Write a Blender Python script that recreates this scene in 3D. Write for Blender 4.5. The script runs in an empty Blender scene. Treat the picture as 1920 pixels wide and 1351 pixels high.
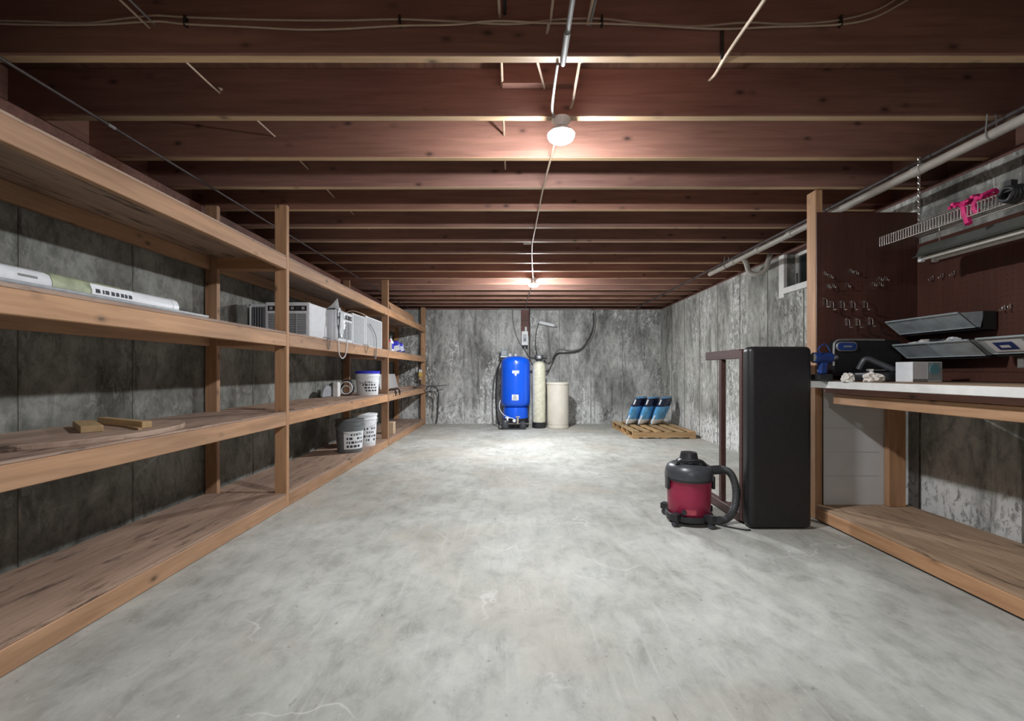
import bpy, bmesh, math, random
from mathutils import Vector, Matrix
PI = math.pi
random.seed(7)
S = bpy.context.scene
C = S.collection

# ------------------------------------------------------------------ camera, world, exposure
cd = bpy.data.cameras.new('camera'); cam = bpy.data.objects.new('camera', cd); C.objects.link(cam)
cam.location = (0, 0, 1.0); cam.rotation_euler = (PI/2, 0, 0)
cd.sensor_width = 36; cd.lens = 36*820/1920
cd.shift_x = -1/1920; cd.shift_y = 21.5/1920
cd.clip_start = 0.05; cd.clip_end = 60
S.camera = cam
w = bpy.data.worlds.new('world'); S.world = w; w.use_nodes = True
w.node_tree.nodes['Background'].inputs[0].default_value = (0.02, 0.03, 0.05, 1)
w.node_tree.nodes['Background'].inputs[1].default_value = 0.4
S.view_settings.view_transform = 'Standard'; S.view_settings.look = 'None'
S.view_settings.gamma = 1; S.view_settings.use_curve_mapping = False
S.view_settings.exposure = 3.08
LAMP_NEAR = 138.0      # emission strength of the bulb nearest the camera
LAMP_FAR = 280.0
LAMP_BEHIND = 120.0

# ------------------------------------------------------------------ materials
def nodes(m):
    m.use_nodes = True
    return m.node_tree.nodes, m.node_tree.links
def ramp(nt, stops, interp='LINEAR'):
    r = nt.nodes.new('ShaderNodeValToRGB'); r.color_ramp.interpolation = interp
    e = r.color_ramp.elements
    while len(e) > 1: e.remove(e[-1])
    e[0].position = stops[0][0]; e[0].color = (*stops[0][1], 1)
    for p, c in stops[1:]:
        x = e.new(p); x.color = (*c, 1)
    return r
def coords(nt, scale=(1,1,1), rnd=True):
    t = nt.nodes.new('ShaderNodeTexCoord'); mp = nt.nodes.new('ShaderNodeMapping')
    mp.inputs['Scale'].default_value = scale
    if rnd:
        oi = nt.nodes.new('ShaderNodeObjectInfo')
        mu = nt.nodes.new('ShaderNodeMath'); mu.operation = 'MULTIPLY'; mu.inputs[1].default_value = 37.0
        nt.links.new(oi.outputs['Random'], mu.inputs[0])
        ad = nt.nodes.new('ShaderNodeVectorMath'); ad.operation = 'ADD'
        nt.links.new(t.outputs['Object'], ad.inputs[0]); nt.links.new(mu.outputs[0], ad.inputs[1])
        nt.links.new(ad.outputs[0], mp.inputs['Vector'])
    else:
        nt.links.new(t.outputs['Object'], mp.inputs['Vector'])
    return mp
def noise(nt, vec, scale, detail=4, rough=.55, dist=0):
    n = nt.nodes.new('ShaderNodeTexNoise'); n.inputs['Scale'].default_value = scale
    n.inputs['Detail'].default_value = detail; n.inputs['Roughness'].default_value = rough
    n.inputs['Distortion'].default_value = dist
    nt.links.new(vec.outputs[0], n.inputs['Vector']); return n
def mixc(nt, fac, a, b, mode='MIX'):
    m = nt.nodes.new('ShaderNodeMix'); m.data_type = 'RGBA'; m.blend_type = mode
    for inp, v in ((0, fac), (6, a), (7, b)):
        if hasattr(v, 'outputs') or hasattr(v, 'is_output'):
            nt.links.new(v if hasattr(v, 'is_output') else v.outputs[0], m.inputs[inp])
        elif inp == 0: m.inputs[0].default_value = v
        else: m.inputs[inp].default_value = (*v, 1)
    return m.outputs[2]
def bump(nt, src, strength, dist=.01):
    b = nt.nodes.new('ShaderNodeBump'); b.inputs['Strength'].default_value = strength
    b.inputs['Distance'].default_value = dist
    nt.links.new(src, b.inputs['Height'])
    nt.links.new(b.outputs[0], nt.nodes['Principled BSDF'].inputs['Normal'])
def plain(name, col, rough=.5, metal=0, var=.12, nscale=30, bmp=0, trans=0, alpha=1, emit=None, coat=0):
    m = bpy.data.materials.new(name); ns, ln = nodes(m); nt = m.node_tree; p = ns['Principled BSDF']
    p.inputs['Roughness'].default_value = rough; p.inputs['Metallic'].default_value = metal
    p.inputs['Transmission Weight'].default_value = trans; p.inputs['Alpha'].default_value = alpha
    p.inputs['Coat Weight'].default_value = coat
    v = coords(nt); n = noise(nt, v, nscale)
    r = ramp(nt, [(.3, tuple(c*(1-var) for c in col)), (.7, tuple(min(1, c*(1+var)) for c in col))])
    ln.new(n.outputs[0], r.inputs[0]); ln.new(r.outputs[0], p.inputs['Base Color'])
    if bmp: bump(nt, n.outputs[0], bmp, .004)
    if emit:
        p.inputs['Emission Color'].default_value = (*emit[0], 1); p.inputs['Emission Strength'].default_value = emit[1]
    return m
def wood(name, light, dark, axis, knot=True, rough=.62, fleck=0.0):
    m = bpy.data.materials.new(name); ns, ln = nodes(m); nt = m.node_tree; p = ns['Principled BSDF']
    p.inputs['Roughness'].default_value = rough
    sc = [1, 1, 1]; sc[axis] = .07
    v = coords(nt, tuple(sc)); g = noise(nt, v, 34, 5, .6, .6)
    v2 = coords(nt, tuple(.25 if i == axis else 1 for i in range(3))); b = noise(nt, v2, 4, 2)
    r1 = ramp(nt, [(.3, dark), (.66, light)]); ln.new(g.outputs[0], r1.inputs[0])
    r2 = ramp(nt, [(.3, (.72,.70,.68)), (.7, (1.1,1.08,1.05))]); ln.new(b.outputs[0], r2.inputs[0])
    c = mixc(nt, 1.0, r1, r2, 'MULTIPLY')
    # per board tint
    oi = ns.new('ShaderNodeObjectInfo'); rt = ramp(nt, [(0, (.84,.80,.80)), (.5, (1,1,1)), (1, (1.08,.99,.90))])
    ln.new(oi.outputs['Random'], rt.inputs[0]); c = mixc(nt, 1.0, c, rt, 'MULTIPLY')
    if knot:
        v3 = coords(nt, tuple(.55 if i == axis else 1 for i in range(3)))
        vo = ns.new('ShaderNodeTexVoronoi'); vo.inputs['Scale'].default_value = 8.5
        ln.new(v3.outputs[0], vo.inputs['Vector'])
        rk = ramp(nt, [(0, (1,1,1)), (.05, (.9,.9,.9)), (.10, (.35,.35,.35)), (.19, (0,0,0))])
        ln.new(vo.outputs['Distance'], rk.inputs[0])
        c = mixc(nt, rk, c, tuple(x*.28 for x in dark))
    if fleck:
        sf = [1, 1, 1]; sf[axis] = .16
        v4 = coords(nt, tuple(sf)); f = noise(nt, v4, 22, 6, .7)
        rf = ramp(nt, [(.55, (0,0,0)), (.66, (fleck,)*3)]); ln.new(f.outputs[0], rf.inputs[0])
        c = mixc(nt, rf, c, tuple(x*.3 for x in dark))
    ln.new(c, p.inputs['Base Color']); bump(nt, g.outputs[0], .25, .004)
    return m
def concrete(name, lo, mid, hi, white, streak=.35, amt=1.0, dirt=1.0, seed=0, foot=0):
    m = bpy.data.materials.new(name); ns, ln = nodes(m); nt = m.node_tree; p = ns['Principled BSDF']
    p.inputs['Roughness'].default_value = .88
    def loc(mp, k): mp.inputs['Location'].default_value = (seed*k, seed*1.3*k, seed*.7*k); return mp
    v = loc(coords(nt, (1,1,streak), False), 1)
    a = noise(nt, v, 2.4, 9, .66, .4); r = ramp(nt, [(.36, lo), (.5, mid), (.62, hi)]); ln.new(a.outputs[0], r.inputs[0])
    vb = loc(coords(nt, (1,1,.55), False), 2)
    b = noise(nt, vb, 13, 9, .74, .7)
    rb0 = ramp(nt, [(.36, (.62,)*3), (.5, (1,)*3), (.62, (1.22,)*3)]); ln.new(b.outputs[0], rb0.inputs[0])
    c = mixc(nt, 1.0, r, rb0, 'MULTIPLY')
    w_ = noise(nt, vb, 20, 8, .75, 1.2)
    rw = ramp(nt, [(.50, (0,0,0)), (.57, (amt,)*3)]); ln.new(w_.outputs[0], rw.inputs[0])
    big = noise(nt, v, 1.7, 4, .6); rb = ramp(nt, [(.44, (0,0,0)), (.58, (1,1,1))]); ln.new(big.outputs[0], rb.inputs[0])
    f = mixc(nt, 1.0, rw, rb, 'MULTIPLY')
    if foot:
        sx = ns.new('ShaderNodeSeparateXYZ'); t = ns.new('ShaderNodeTexCoord'); ln.new(t.outputs['Object'], sx.inputs[0])
        ad = ns.new('ShaderNodeMath'); ad.operation = 'MULTIPLY_ADD'; ln.new(big.outputs[0], ad.inputs[0]); ad.inputs[1].default_value = -.5; ln.new(sx.outputs['Z'], ad.inputs[2])
        rf = ramp(nt, [(.0, (foot,)*3), (.22, (0,0,0))]); ln.new(ad.outputs[0], rf.inputs[0])
        g_ = noise(nt, vb, 26, 6, .7, .5); rg = ramp(nt, [(.42, (0,0,0)), (.5, (1,1,1))]); ln.new(g_.outputs[0], rg.inputs[0])
        f2 = mixc(nt, 1.0, rf, rg, 'MULTIPLY'); f = mixc(nt, 1.0, f, f2, 'ADD')
    c = mixc(nt, f, c, white)
    vs = loc(coords(nt, (1,1,.12), False), 3); d = noise(nt, vs, 7, 6, .68, .5)
    rd = ramp(nt, [(.32, (.75*dirt,)*3), (.45, (0,0,0))]); ln.new(d.outputs[0], rd.inputs[0])
    c = mixc(nt, rd, c, tuple(x*.42 for x in lo))
    ln.new(c, p.inputs['Base Color']); bump(nt, w_.outputs[0], .6, .010)
    return m
def floor_mat():
    m = bpy.data.materials.new('floor_concrete'); ns, ln = nodes(m); nt = m.node_tree; p = ns['Principled BSDF']
    v = coords(nt, (1,1,1), False)
    a = noise(nt, v, 1.3, 8, .62, .25); r = ramp(nt, [(.32, (.33,.325,.29)), (.5, (.43,.43,.395)), (.66, (.52,.52,.485))]); ln.new(a.outputs[0], r.inputs[0])
    v2 = coords(nt, (1,.6,1), False); b = noise(nt, v2, 9, 10, .74, .35)
    r2 = ramp(nt, [(.34, (.74,.735,.72)), (.5, (1,1,1)), (.64, (1.14,1.14,1.13))]); ln.new(b.outputs[0], r2.inputs[0])
    c = mixc(nt, 1.0, r, r2, 'MULTIPLY')
    s = noise(nt, v, .75, 5, .6, .4); rs = ramp(nt, [(.50, (0,0,0)), (.66, (.55,.55,.55))]); ln.new(s.outputs[0], rs.inputs[0])
    c = mixc(nt, rs, c, (.47,.41,.33))
    k = noise(nt, v, 46, 4, .65); rk = ramp(nt, [(.66, (0,0,0)), (.72, (.7,.7,.7))]); ln.new(k.outputs[0], rk.inputs[0])
    c = mixc(nt, rk, c, (.62,.62,.60))
    kd = noise(nt, v2, 31, 3, .6); rd = ramp(nt, [(.26, (.7,.7,.7)), (.33, (0,0,0))]); ln.new(kd.outputs[0], rd.inputs[0])
    c = mixc(nt, rd, c, (.17,.165,.15))
    # hairline cracks and trowel marks
    dn = noise(nt, v, 2.2, 4); ad = ns.new('ShaderNodeVectorMath'); ad.operation = 'MULTIPLY_ADD'
    ln.new(dn.outputs['Color'], ad.inputs[0]); ad.inputs[1].default_value = (.5,.5,.5); ln.new(v.outputs[0], ad.inputs[2])
    vo = ns.new('ShaderNodeTexVoronoi'); vo.feature = 'DISTANCE_TO_EDGE'; vo.inputs['Scale'].default_value = 1.1
    ln.new(ad.outputs[0], vo.inputs['Vector'])
    rc = ramp(nt, [(0, (.6,.6,.6)), (.008, (0,0,0))]); ln.new(vo.outputs['Distance'], rc.inputs[0])
    mk = noise(nt, v, 1.9, 2); rm = ramp(nt, [(.52, (0,0,0)), (.60, (1,1,1))]); ln.new(mk.outputs[0], rm.inputs[0])
    f = mixc(nt, 1.0, rc, rm, 'MULTIPLY'); c = mixc(nt, f, c, (.66,.65,.62))
    mp = coords(nt, (30,1.6,1), False); mp.inputs['Rotation'].default_value = (0,0,.7)
    tr = noise(nt, mp, 1.2, 3, .5); rt = ramp(nt, [(.60, (0,0,0)), (.70, (.25,.25,.25))]); ln.new(tr.outputs[0], rt.inputs[0])
    c = mixc(nt, rt, c, (.60,.60,.57))
    ln.new(c, p.inputs['Base Color'])
    rr = ramp(nt, [(.3, (.58,)*3), (.7, (.78,)*3)]); ln.new(b.outputs[0], rr.inputs[0]); ln.new(rr.outputs[0], p.inputs['Roughness'])
    p.inputs['Specular IOR Level'].default_value = .35
    bump(nt, b.outputs[0], .25, .006)
    return m
M = {}
for ax, t in ((0,'x'), (1,'y'), (2,'z')):
    M['stud_'+t] = wood('framing_lumber_'+t, (.56,.34,.20), (.40,.23,.125), ax)
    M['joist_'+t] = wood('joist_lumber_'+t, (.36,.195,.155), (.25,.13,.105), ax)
M['joist_edge'] = wood('pale_joist_edge', (.56,.40,.25), (.42,.29,.17), 0)  # paler, yellower lumber colour for the joist bottom faces
M['ply'] = wood('worn_plywood', (.45,.33,.26), (.31,.21,.16), 1, False, .7, .95)
M['ply_bench'] = wood('pine_plywood', (.52,.38,.26), (.38,.255,.16), 1, False, .7, .95)
M['subfloor'] = wood('subfloor_panel', (.20,.11,.075), (.13,.065,.05), 1, False)
M['pallet'] = wood('pallet_pine', (.62,.45,.24), (.42,.27,.13), 1)
M['pallet_x'] = wood('pallet_pine_x', (.56,.37,.19), (.38,.23,.12), 0)
M['block'] = wood('offcut_pine', (.50,.37,.20), (.36,.25,.13), 0, False)
M['floor'] = floor_mat()
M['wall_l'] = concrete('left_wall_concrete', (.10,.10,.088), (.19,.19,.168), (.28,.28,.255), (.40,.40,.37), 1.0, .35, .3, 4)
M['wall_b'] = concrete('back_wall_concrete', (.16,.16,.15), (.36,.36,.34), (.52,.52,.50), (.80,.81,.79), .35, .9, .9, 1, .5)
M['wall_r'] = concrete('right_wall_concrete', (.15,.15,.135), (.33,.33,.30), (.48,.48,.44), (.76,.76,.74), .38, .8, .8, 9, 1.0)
M['seam'] = plain('seam_concrete', (.17,.165,.145), .9, var=.5, nscale=12)
M['seam_b'] = plain('pale_seam_concrete', (.30,.30,.28), .9, var=.55, nscale=9)
M['efflo'] = plain('crumbled_concrete', (.52,.52,.50), .95, var=.5, nscale=25, bmp=1.0)
M['white_paint'] = plain('white_paint', (.74,.73,.70), .5, var=.08, nscale=14)
M['white_plastic'] = plain('white_plastic', (.76,.77,.80), .35, var=.05)
M['grey_plastic'] = plain('pale_grey_plastic', (.40,.41,.42), .45, var=.08)
M['grille'] = plain('grille_grey', (.30,.31,.33), .5, var=.1)
M['black_plastic'] = plain('black_plastic', (.022,.022,.025), .38, var=.2)
M['dark_plastic'] = plain('dark_grey_plastic', (.055,.058,.065), .35, var=.15)
M['black_fabric'] = plain('black_vinyl', (.014,.013,.014), .42, var=.25, nscale=60, bmp=.05)
M['brown_frame'] = plain('dark_brown_stained_wood', (.075,.035,.030), .5, var=.2)
M['red'] = plain('maroon_plastic', (.36,.018,.065), .38, var=.08)
M['red_hi'] = plain('red_label', (.42,.06,.09), .4, var=.3)
M['blue_tank'] = plain('blue_enamel', (.004,.105,.78), .32, var=.05, nscale=4, coat=.3)
M['lab_white'] = plain('white_label', (.80,.82,.84), .5, var=.05)
M['lab_ink'] = plain('label_ink', (.035,.035,.05), .6, var=.1)
M['lab_teal'] = plain('teal_ink', (.15,.36,.42), .6)
M['fiber'] = plain('ivory_fiberglass', (.66,.64,.50), .45, var=.14, nscale=20, bmp=.1)
M['brine'] = plain('almond_plastic', (.68,.64,.55), .45, var=.06, nscale=6)
M['galv'] = plain('galvanised_metal', (.52,.53,.53), .38, .8, var=.15)
M['chrome'] = plain('chrome_wire', (.80,.79,.76), .22, 1.0, var=.1)
M['steel_dull'] = plain('dull_steel', (.22,.21,.20), .6, 0.0, var=.15)
M['iron'] = plain('black_iron_pipe', (.075,.058,.055), .5, .3, var=.3)
M['pvc'] = plain('aged_white_pvc', (.36,.33,.29), .45, var=.12, nscale=10)
M['cable'] = plain('cream_cable_sheath', (.50,.39,.29), .5, var=.1)
M['cable_grey'] = plain('grey_cable_sheath', (.24,.235,.23), .5, var=.12)
M['cable_black'] = plain('black_cable_sheath', (.02,.02,.022), .5)
M['staple'] = plain('dark_staple', (.03,.025,.02), .5)
M['peg'] = wood('brown_hardboard', (.105,.040,.028), (.080,.030,.022), 2, False, .5)
M['sill'] = wood('reddish_sill_lumber', (.20,.09,.07), (.11,.05,.04), 0, False)
M['foam'] = plain('white_foam_board', (.56,.55,.54), .8, var=.05, nscale=4)
M['tray'] = plain('grey_metal_tray', (.30,.31,.32), .45, .4, var=.15)
M['green_pack'] = plain('pale_green_wrap', (.36,.39,.26), .4, var=.35, nscale=18)
M['blue_lid'] = plain('blue_lid', (.03,.035,.55), .35)
M['bucket_grey'] = plain('grey_bucket', (.145,.16,.165), .4)
M['blue_plastic'] = plain('blue_plastic', (.015,.045,.20), .4, var=.3, nscale=18)
M['salt_blue'] = plain('light_blue_bag', (.12,.42,.80), .3, var=.3, nscale=10)
M['salt_navy'] = plain('navy_bag', (.012,.02,.06), .3)
M['salt_white'] = plain('white_bag', (.80,.84,.88), .3)
M['pink'] = plain('pink_fabric', (.62,.015,.16), .6, var=.3, nscale=60)
M['paper'] = plain('crumpled_paper', (.72,.68,.62), .8, var=.1, nscale=40, bmp=.4)
M['clear'] = plain('clear_plastic', (.52,.58,.60), .25, var=.1, trans=.35)
M['clear_hazy'] = plain('hazy_clear_plastic', (.40,.45,.47), .3, var=.25, nscale=12)
M['film'] = plain('white_plastic_film', (.70,.72,.74), .25, var=.15, nscale=25, bmp=.5)
M['tube'] = plain('unlit_fluorescent_tube', (.62,.60,.55), .25)
M['shop_housing'] = plain('shop_light_housing', (.075,.080,.070), .5)
M['porcelain'] = plain('porcelain', (.78,.78,.76), .3)
M['bulb_near'] = plain('glowing_bulb', (.9,.9,.9), .4, emit=((.93,.965,1.0), LAMP_NEAR))
M['bulb_far'] = plain('glowing_bulb_far', (.9,.9,.9), .4, emit=((.93,.965,1.0), LAMP_FAR))
M['bulb_behind'] = plain('glowing_bulb_behind', (.9,.9,.9), .4, emit=((.93,.965,1.0), LAMP_BEHIND))
M['tan'] = plain('tan_offcut', (.55,.40,.27), .7)
M['yellow'] = plain('yellow_tag', (.66,.45,.12), .5)
M['earth'] = plain('earth_and_leaves', (.035,.055,.022), .9, var=.6, nscale=14)
M['rubber'] = plain('rubber_hose', (.05,.05,.052), .5)
def glass_mat():
    m = bpy.data.materials.new('window_glass'); nodes(m); p = m.node_tree.nodes['Principled BSDF']
    p.inputs['Base Color'].default_value = (.55,.60,.55,1); p.inputs['Roughness'].default_value = .05
    p.inputs['Transmission Weight'].default_value = 1; p.inputs['IOR'].default_value = 1.45
    return m
M['glass'] = glass_mat()

# ------------------------------------------------------------------ mesh helpers
class MB:
    def __init__(s): s.v = []; s.f = []
    def add(s, vs, fs, mat=None):
        n = len(s.v)
        s.v += [tuple(mat @ Vector(v)) if mat else tuple(v) for v in vs]
        s.f += [tuple(i+n for i in f) for f in fs]; return s
    def box(s, x0, x1, y0, y1, z0, z1, mat=None):
        vs = [(x,y,z) for x in (x0,x1) for y in (y0,y1) for z in (z0,z1)]
        return s.add(vs, [(0,1,3,2),(4,6,7,5),(0,4,5,1),(2,3,7,6),(0,2,6,4),(1,5,7,3)], mat)
    def cbox(s, c, d, mat=None):
        return s.box(c[0]-d[0]/2, c[0]+d[0]/2, c[1]-d[1]/2, c[1]+d[1]/2, c[2]-d[2]/2, c[2]+d[2]/2, mat)
    def tube(s, pts, r, n=8, cap=True):
        pts = [Vector(p) for p in pts]; rs = r if isinstance(r, (list, tuple)) else [r]*len(pts)
        vs = []; up = None
        for i, p in enumerate(pts):
            t = (pts[min(i+1, len(pts)-1)] - pts[max(i-1, 0)])
            if t.length < 1e-9: t = Vector((0,0,1))
            t.normalize()
            if up is None:
                up = t.orthogonal().normalized()
            up = (up - t*up.dot(t)); up = up.normalized() if up.length > 1e-6 else t.orthogonal().normalized()
            q = t.cross(up)
            for k in range(n):
                a = 2*PI*k/n; vs.append(p + (up*math.cos(a) + q*math.sin(a))*rs[i])
        fs = [(i*n+k, i*n+(k+1)%n, (i+1)*n+(k+1)%n, (i+1)*n+k) for i in range(len(pts)-1) for k in range(n)]
        if cap: fs += [tuple(range(n))[::-1], tuple((len(pts)-1)*n+k for k in range(n))]
        return s.add(vs, fs)
    def lathe(s, prof, c=(0,0,0), n=28, sx=1, sy=1):
        vs = []
        for r, z in prof:
            for k in range(n):
                a = 2*PI*k/n; vs.append((c[0]+r*sx*math.cos(a), c[1]+r*sy*math.sin(a), c[2]+z))
        L = len(prof)
        fs = [(i*n+k, i*n+(k+1)%n, (i+1)*n+(k+1)%n, (i+1)*n+k) for i in range(L-1) for k in range(n)]
        if prof[0][0] > 1e-6: fs.append(tuple(range(n))[::-1])
        if prof[-1][0] > 1e-6: fs.append(tuple((L-1)*n+k for k in range(n)))
        return s.add(vs, fs)
    def prism(s, poly, a0, a1, axis=1):          # poly in the two other axes
        def pt(u, v, a): return {0:(a,u,v), 1:(u,a,v), 2:(u,v,a)}[axis]
        n = len(poly)
        vs = [pt(u,v,a0) for u,v in poly] + [pt(u,v,a1) for u,v in poly]
        return s.add(vs, [tuple(range(n)), tuple(range(n, 2*n))[::-1]] + [(i, i+n, (i+1)%n+n, (i+1)%n) for i in range(n)])
    def patch(s, r, a0, a1, z0, z1, c=(0,0,0), n=8, t=.0015, r1=None):
        r1 = r if r1 is None else r1
        vs = []
        for i in range(n+1):
            a = a0+(a1-a0)*i/n
            for rr, z in ((r, z0), (r1, z1), (r+t, z0), (r1+t, z1)):
                vs.append((c[0]+rr*math.cos(a), c[1]+rr*math.sin(a), c[2]+z))
        fs = []
        for i in range(n):
            b = i*4; fs += [(b+2, b+6, b+7, b+3), (b, b+1, b+5, b+4), (b, b+4, b+6, b+2), (b+1, b+3, b+7, b+5)]
        fs += [(0,2,3,1), (n*4, n*4+1, n*4+3, n*4+2)]
        return s.add(vs, fs)
def obj(name, mb, mat, parent=None, smooth=False, bevel=0, seg=1, loc=None, label=None, subd=0):
    me = bpy.data.meshes.new(name); me.from_pydata(mb.v, [], mb.f); me.validate()
    bm = bmesh.new(); bm.from_mesh(me); bmesh.ops.recalc_face_normals(bm, faces=bm.faces); bm.to_mesh(me); bm.free()
    me.materials.append(M[mat] if isinstance(mat, str) else mat)
    if smooth:
        for p in me.polygons: p.use_smooth = True
        try: me.set_sharp_from_angle(angle=math.radians(40))
        except Exception: pass
    o = bpy.data.objects.new(name, me); C.objects.link(o)
    if parent: o.parent = parent
    if loc: o.location = loc
    if bevel:
        b = o.modifiers.new('bevel', 'BEVEL'); b.width = bevel; b.segments = seg; b.limit_method = 'ANGLE'
    if subd:
        b = o.modifiers.new('sub', 'SUBSURF'); b.levels = subd; b.render_levels = subd
    if label: o['label'] = label
    return o
def tag(o, label, cat, group=None, kind=None):
    o['label'] = label; o['category'] = cat
    if group: o['group'] = group
    if kind: o['kind'] = kind
    return o
def thing(name, label, cat, loc=(0,0,0), rz=0, group=None):
    o = bpy.data.objects.new(name, None); o.empty_display_size = .1; C.objects.link(o)
    o.location = loc; o.rotation_euler = (0,0,rz)
    return tag(o, label, cat, group)
def struct(name, mb, mat, loc=None, label=None):
    o = obj(name, mb, mat, loc=loc); o['kind'] = 'structure'
    o['label'] = label or name; return o
def dup(root, loc, rz=None, label=None, group=None):
    r = root.copy(); C.objects.link(r); r.location = loc
    if rz is not None: r.rotation_euler = (0,0,rz)
    if label: r['label'] = label
    if group: r['group'] = group
    for ch in list(root.children):
        c = ch.copy(); C.objects.link(c); c.parent = r
        for g in ch.children:
            d = g.copy(); C.objects.link(d); d.parent = c
    return r
def smoothpath(pts, k=6):
    pts = [Vector(p) for p in pts]; out = []
    P = [pts[0]*2-pts[1]] + pts + [pts[-1]*2-pts[-2]]
    for i in range(1, len(P)-2):
        a, b, c, d = P[i-1], P[i], P[i+1], P[i+2]
        for j in range(k):
            t = j/k
            out.append(.5*((2*b)+(-a+c)*t+(2*a-5*b+4*c-d)*t*t+(-a+3*b-3*c+d)*t**3))
    out.append(pts[-1]); return out
def W(px, py, d):                                  # photo pixel + measured depth -> place in the room
    return ((px-961)*d/820, d, 1-(py-697)*d/820)

# ------------------------------------------------------------------ room shell
XL, YB, YF, ZJ, ZW = -2.29, 8.45, -3.6, 2.239, 2.203
ZWL = 2.150
XRN, XRF = 2.74, 2.869                             # right wall at y=2 and at the back
fl = struct('floor', MB().box(-2.9, 3.5, YF-.3, YB+.3, -.12, 0), 'floor', label='bare grey concrete floor slab')
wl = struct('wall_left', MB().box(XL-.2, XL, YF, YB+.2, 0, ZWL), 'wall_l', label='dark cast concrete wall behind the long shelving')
y = 2.03 - .61*9
while y < YB:
    obj('form_seam', MB().box(XL-.002, XL+.004, y-.006, y+.006, 0, ZWL-.002), 'seam', wl)
    y += .61
wb = struct('wall_back', MB().box(XL, XRF+.3, YB, YB+.2, 0, ZW), 'wall_b', label='stained cast concrete wall at the far end')
for k in range(9):
    x = W(1167-59.2*k, 0, YB)[0]
    if x > XL: obj('form_seam', MB().box(x-.007, x+.007, YB-.005, YB+.002, 0, ZW-.002), 'seam_b', wb)
wf = struct('wall_front', MB().box(XL-.2, 3.2, YF-.2, YF, 0, ZJ+.235), 'wall_l', label='concrete wall behind the camera')
ANG = math.atan((XRF-XRN)/(YB-2))
class RW: pass
b = MB(); WY0, WY1, WZ0 = 1.62, 2.48, 1.85       # local along-wall window span, sill height
b.box(0, .22, YF-2.2, WY0, 0, ZW).box(0, .22, WY1, YB-2+.1, 0, ZW).box(0, .22, WY0, WY1, 0, WZ0)
wr = struct('wall_right', b, 'wall_r', loc=(XRN, 2, 0), label='stained cast concrete wall on the right with a small window')
wr.rotation_euler = (0,0,-ANG)
for k in range(-9, 11):
    ly = .35 + .61*k
    top = WZ0 if WY0-.02 < ly < WY1+.02 else ZW
    obj('form_seam', MB().box(-.004, .002, ly-.006, ly+.006, 0, top-.002), 'seam', wr)
def onwall(o): o.location = (XRN, 2, 0); o.rotation_euler = (0,0,-ANG); return o
# window
f = MB(); cw = .085
f.box(-.012, .02, WY1-.002, WY1+cw, WZ0-cw, ZW).box(-.012, .02, WY0-cw, WY0+.002, WZ0-cw, ZW)
win = onwall(struct('window_1', f, 'white_paint', label='small white basement window high in the right wall'))
obj('sill', MB().box(-.03, .20, WY0, WY1, WZ0-.055, WZ0+.004), 'white_paint', win, bevel=.003)
for a, bb in ((WY0+.004, WY0+.045), (WY1-.045, WY1-.004)): obj('sash', MB().box(.10, .14, a, bb, WZ0+.006, ZW), 'white_paint', win, bevel=.002)
obj('sash', MB().box(.10, .14, WY0+.045, WY1-.045, WZ0+.006, WZ0+.04), 'white_paint', win, bevel=.002)
obj('sash', MB().box(.10, .14, WY0+.045, WY1-.045, ZW-.03, ZW), 'white_paint', win, bevel=.002)
obj('pane', MB().box(.118, .123, WY0+.04, WY1-.04, WZ0+.035, ZW-.025), 'glass', win)
obj('latch', MB().box(.075, .10, WY1-.055, WY1-.03, WZ0+.05, WZ0+.15), 'steel_dull', win, bevel=.003)
pts = [(.24+.55*math.sin(PI*i/14), WY0-.15+(WY1-WY0+.3)*i/14) for i in range(15)]
wellm = MB(); n = len(pts)
for i in range(n-1):
    (ax, ay), (bx, by) = pts[i], pts[i+1]
    for k in range(6):
        z = WZ0-.3+k*.12; wellm.add([(ax,ay,z),(bx,by,z),(bx+.015,by,z+.06),(ax+.015,ay,z+.06),(bx,by,z+.12),(ax,ay,z+.12)], [(0,1,2,3),(3,2,4,5)])
well = onwall(obj('window_well', wellm, 'galv')); tag(well, 'corrugated metal well outside the small high window', 'window well')
earth = onwall(struct('ground_outside', MB().box(.22, 2.2, WY0-1, WY1+1, WZ0-.36, WZ0-.28), 'earth', label='dark earth outside the window'))

# ceiling: subfloor panels and joists
ce = struct('ceiling', MB().box(-2.6, 3.3, YF-.2, YB+.2, ZJ+.235, ZJ+.26), 'subfloor', label='wood subfloor above the joists')
k = -13
rj = random.Random(3)
while True:
    yf = 1.755 + .4064*k
    if yf > YB: break
    if yf > YF+.05:
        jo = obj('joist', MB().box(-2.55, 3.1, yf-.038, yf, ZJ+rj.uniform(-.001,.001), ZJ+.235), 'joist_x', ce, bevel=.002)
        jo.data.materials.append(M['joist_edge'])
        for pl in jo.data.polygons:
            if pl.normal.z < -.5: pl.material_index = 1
    k += 1
# sill plates and rim
struct('trim_1', MB().box(XL-.16, XL-.012, YF, YB, ZWL, ZJ-.001), 'sill', label='wood sill plate on the left wall')
struct('trim_2', MB().box(XL-.16, XRF+.2, YB+.008, YB+.15, ZW, ZJ-.001), 'sill', label='wood sill plate on the far wall')
t3 = onwall(struct('trim_3', MB().box(.01, .15, YF-2, YB-2, ZW, ZJ-.001), 'sill', label='wood sill plate on the right wall'))
struct('trim_4', MB().box(XL-.2, XL-.16, YF, YB, ZWL-.01, ZJ+.234), 'joist_y', label='rim joist over the left wall')
t5 = onwall(struct('trim_5', MB().box(.16, .20, YF-2, YB-2, ZW-.01, ZJ+.234), 'joist_y', label='rim joist over the right wall'))
struct('trim_6', MB().box(XL-.2, XRF+.3, YB+.155, YB+.195, ZW-.01, ZJ+.234), 'joist_x', label='rim joist over the far wall')
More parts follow.
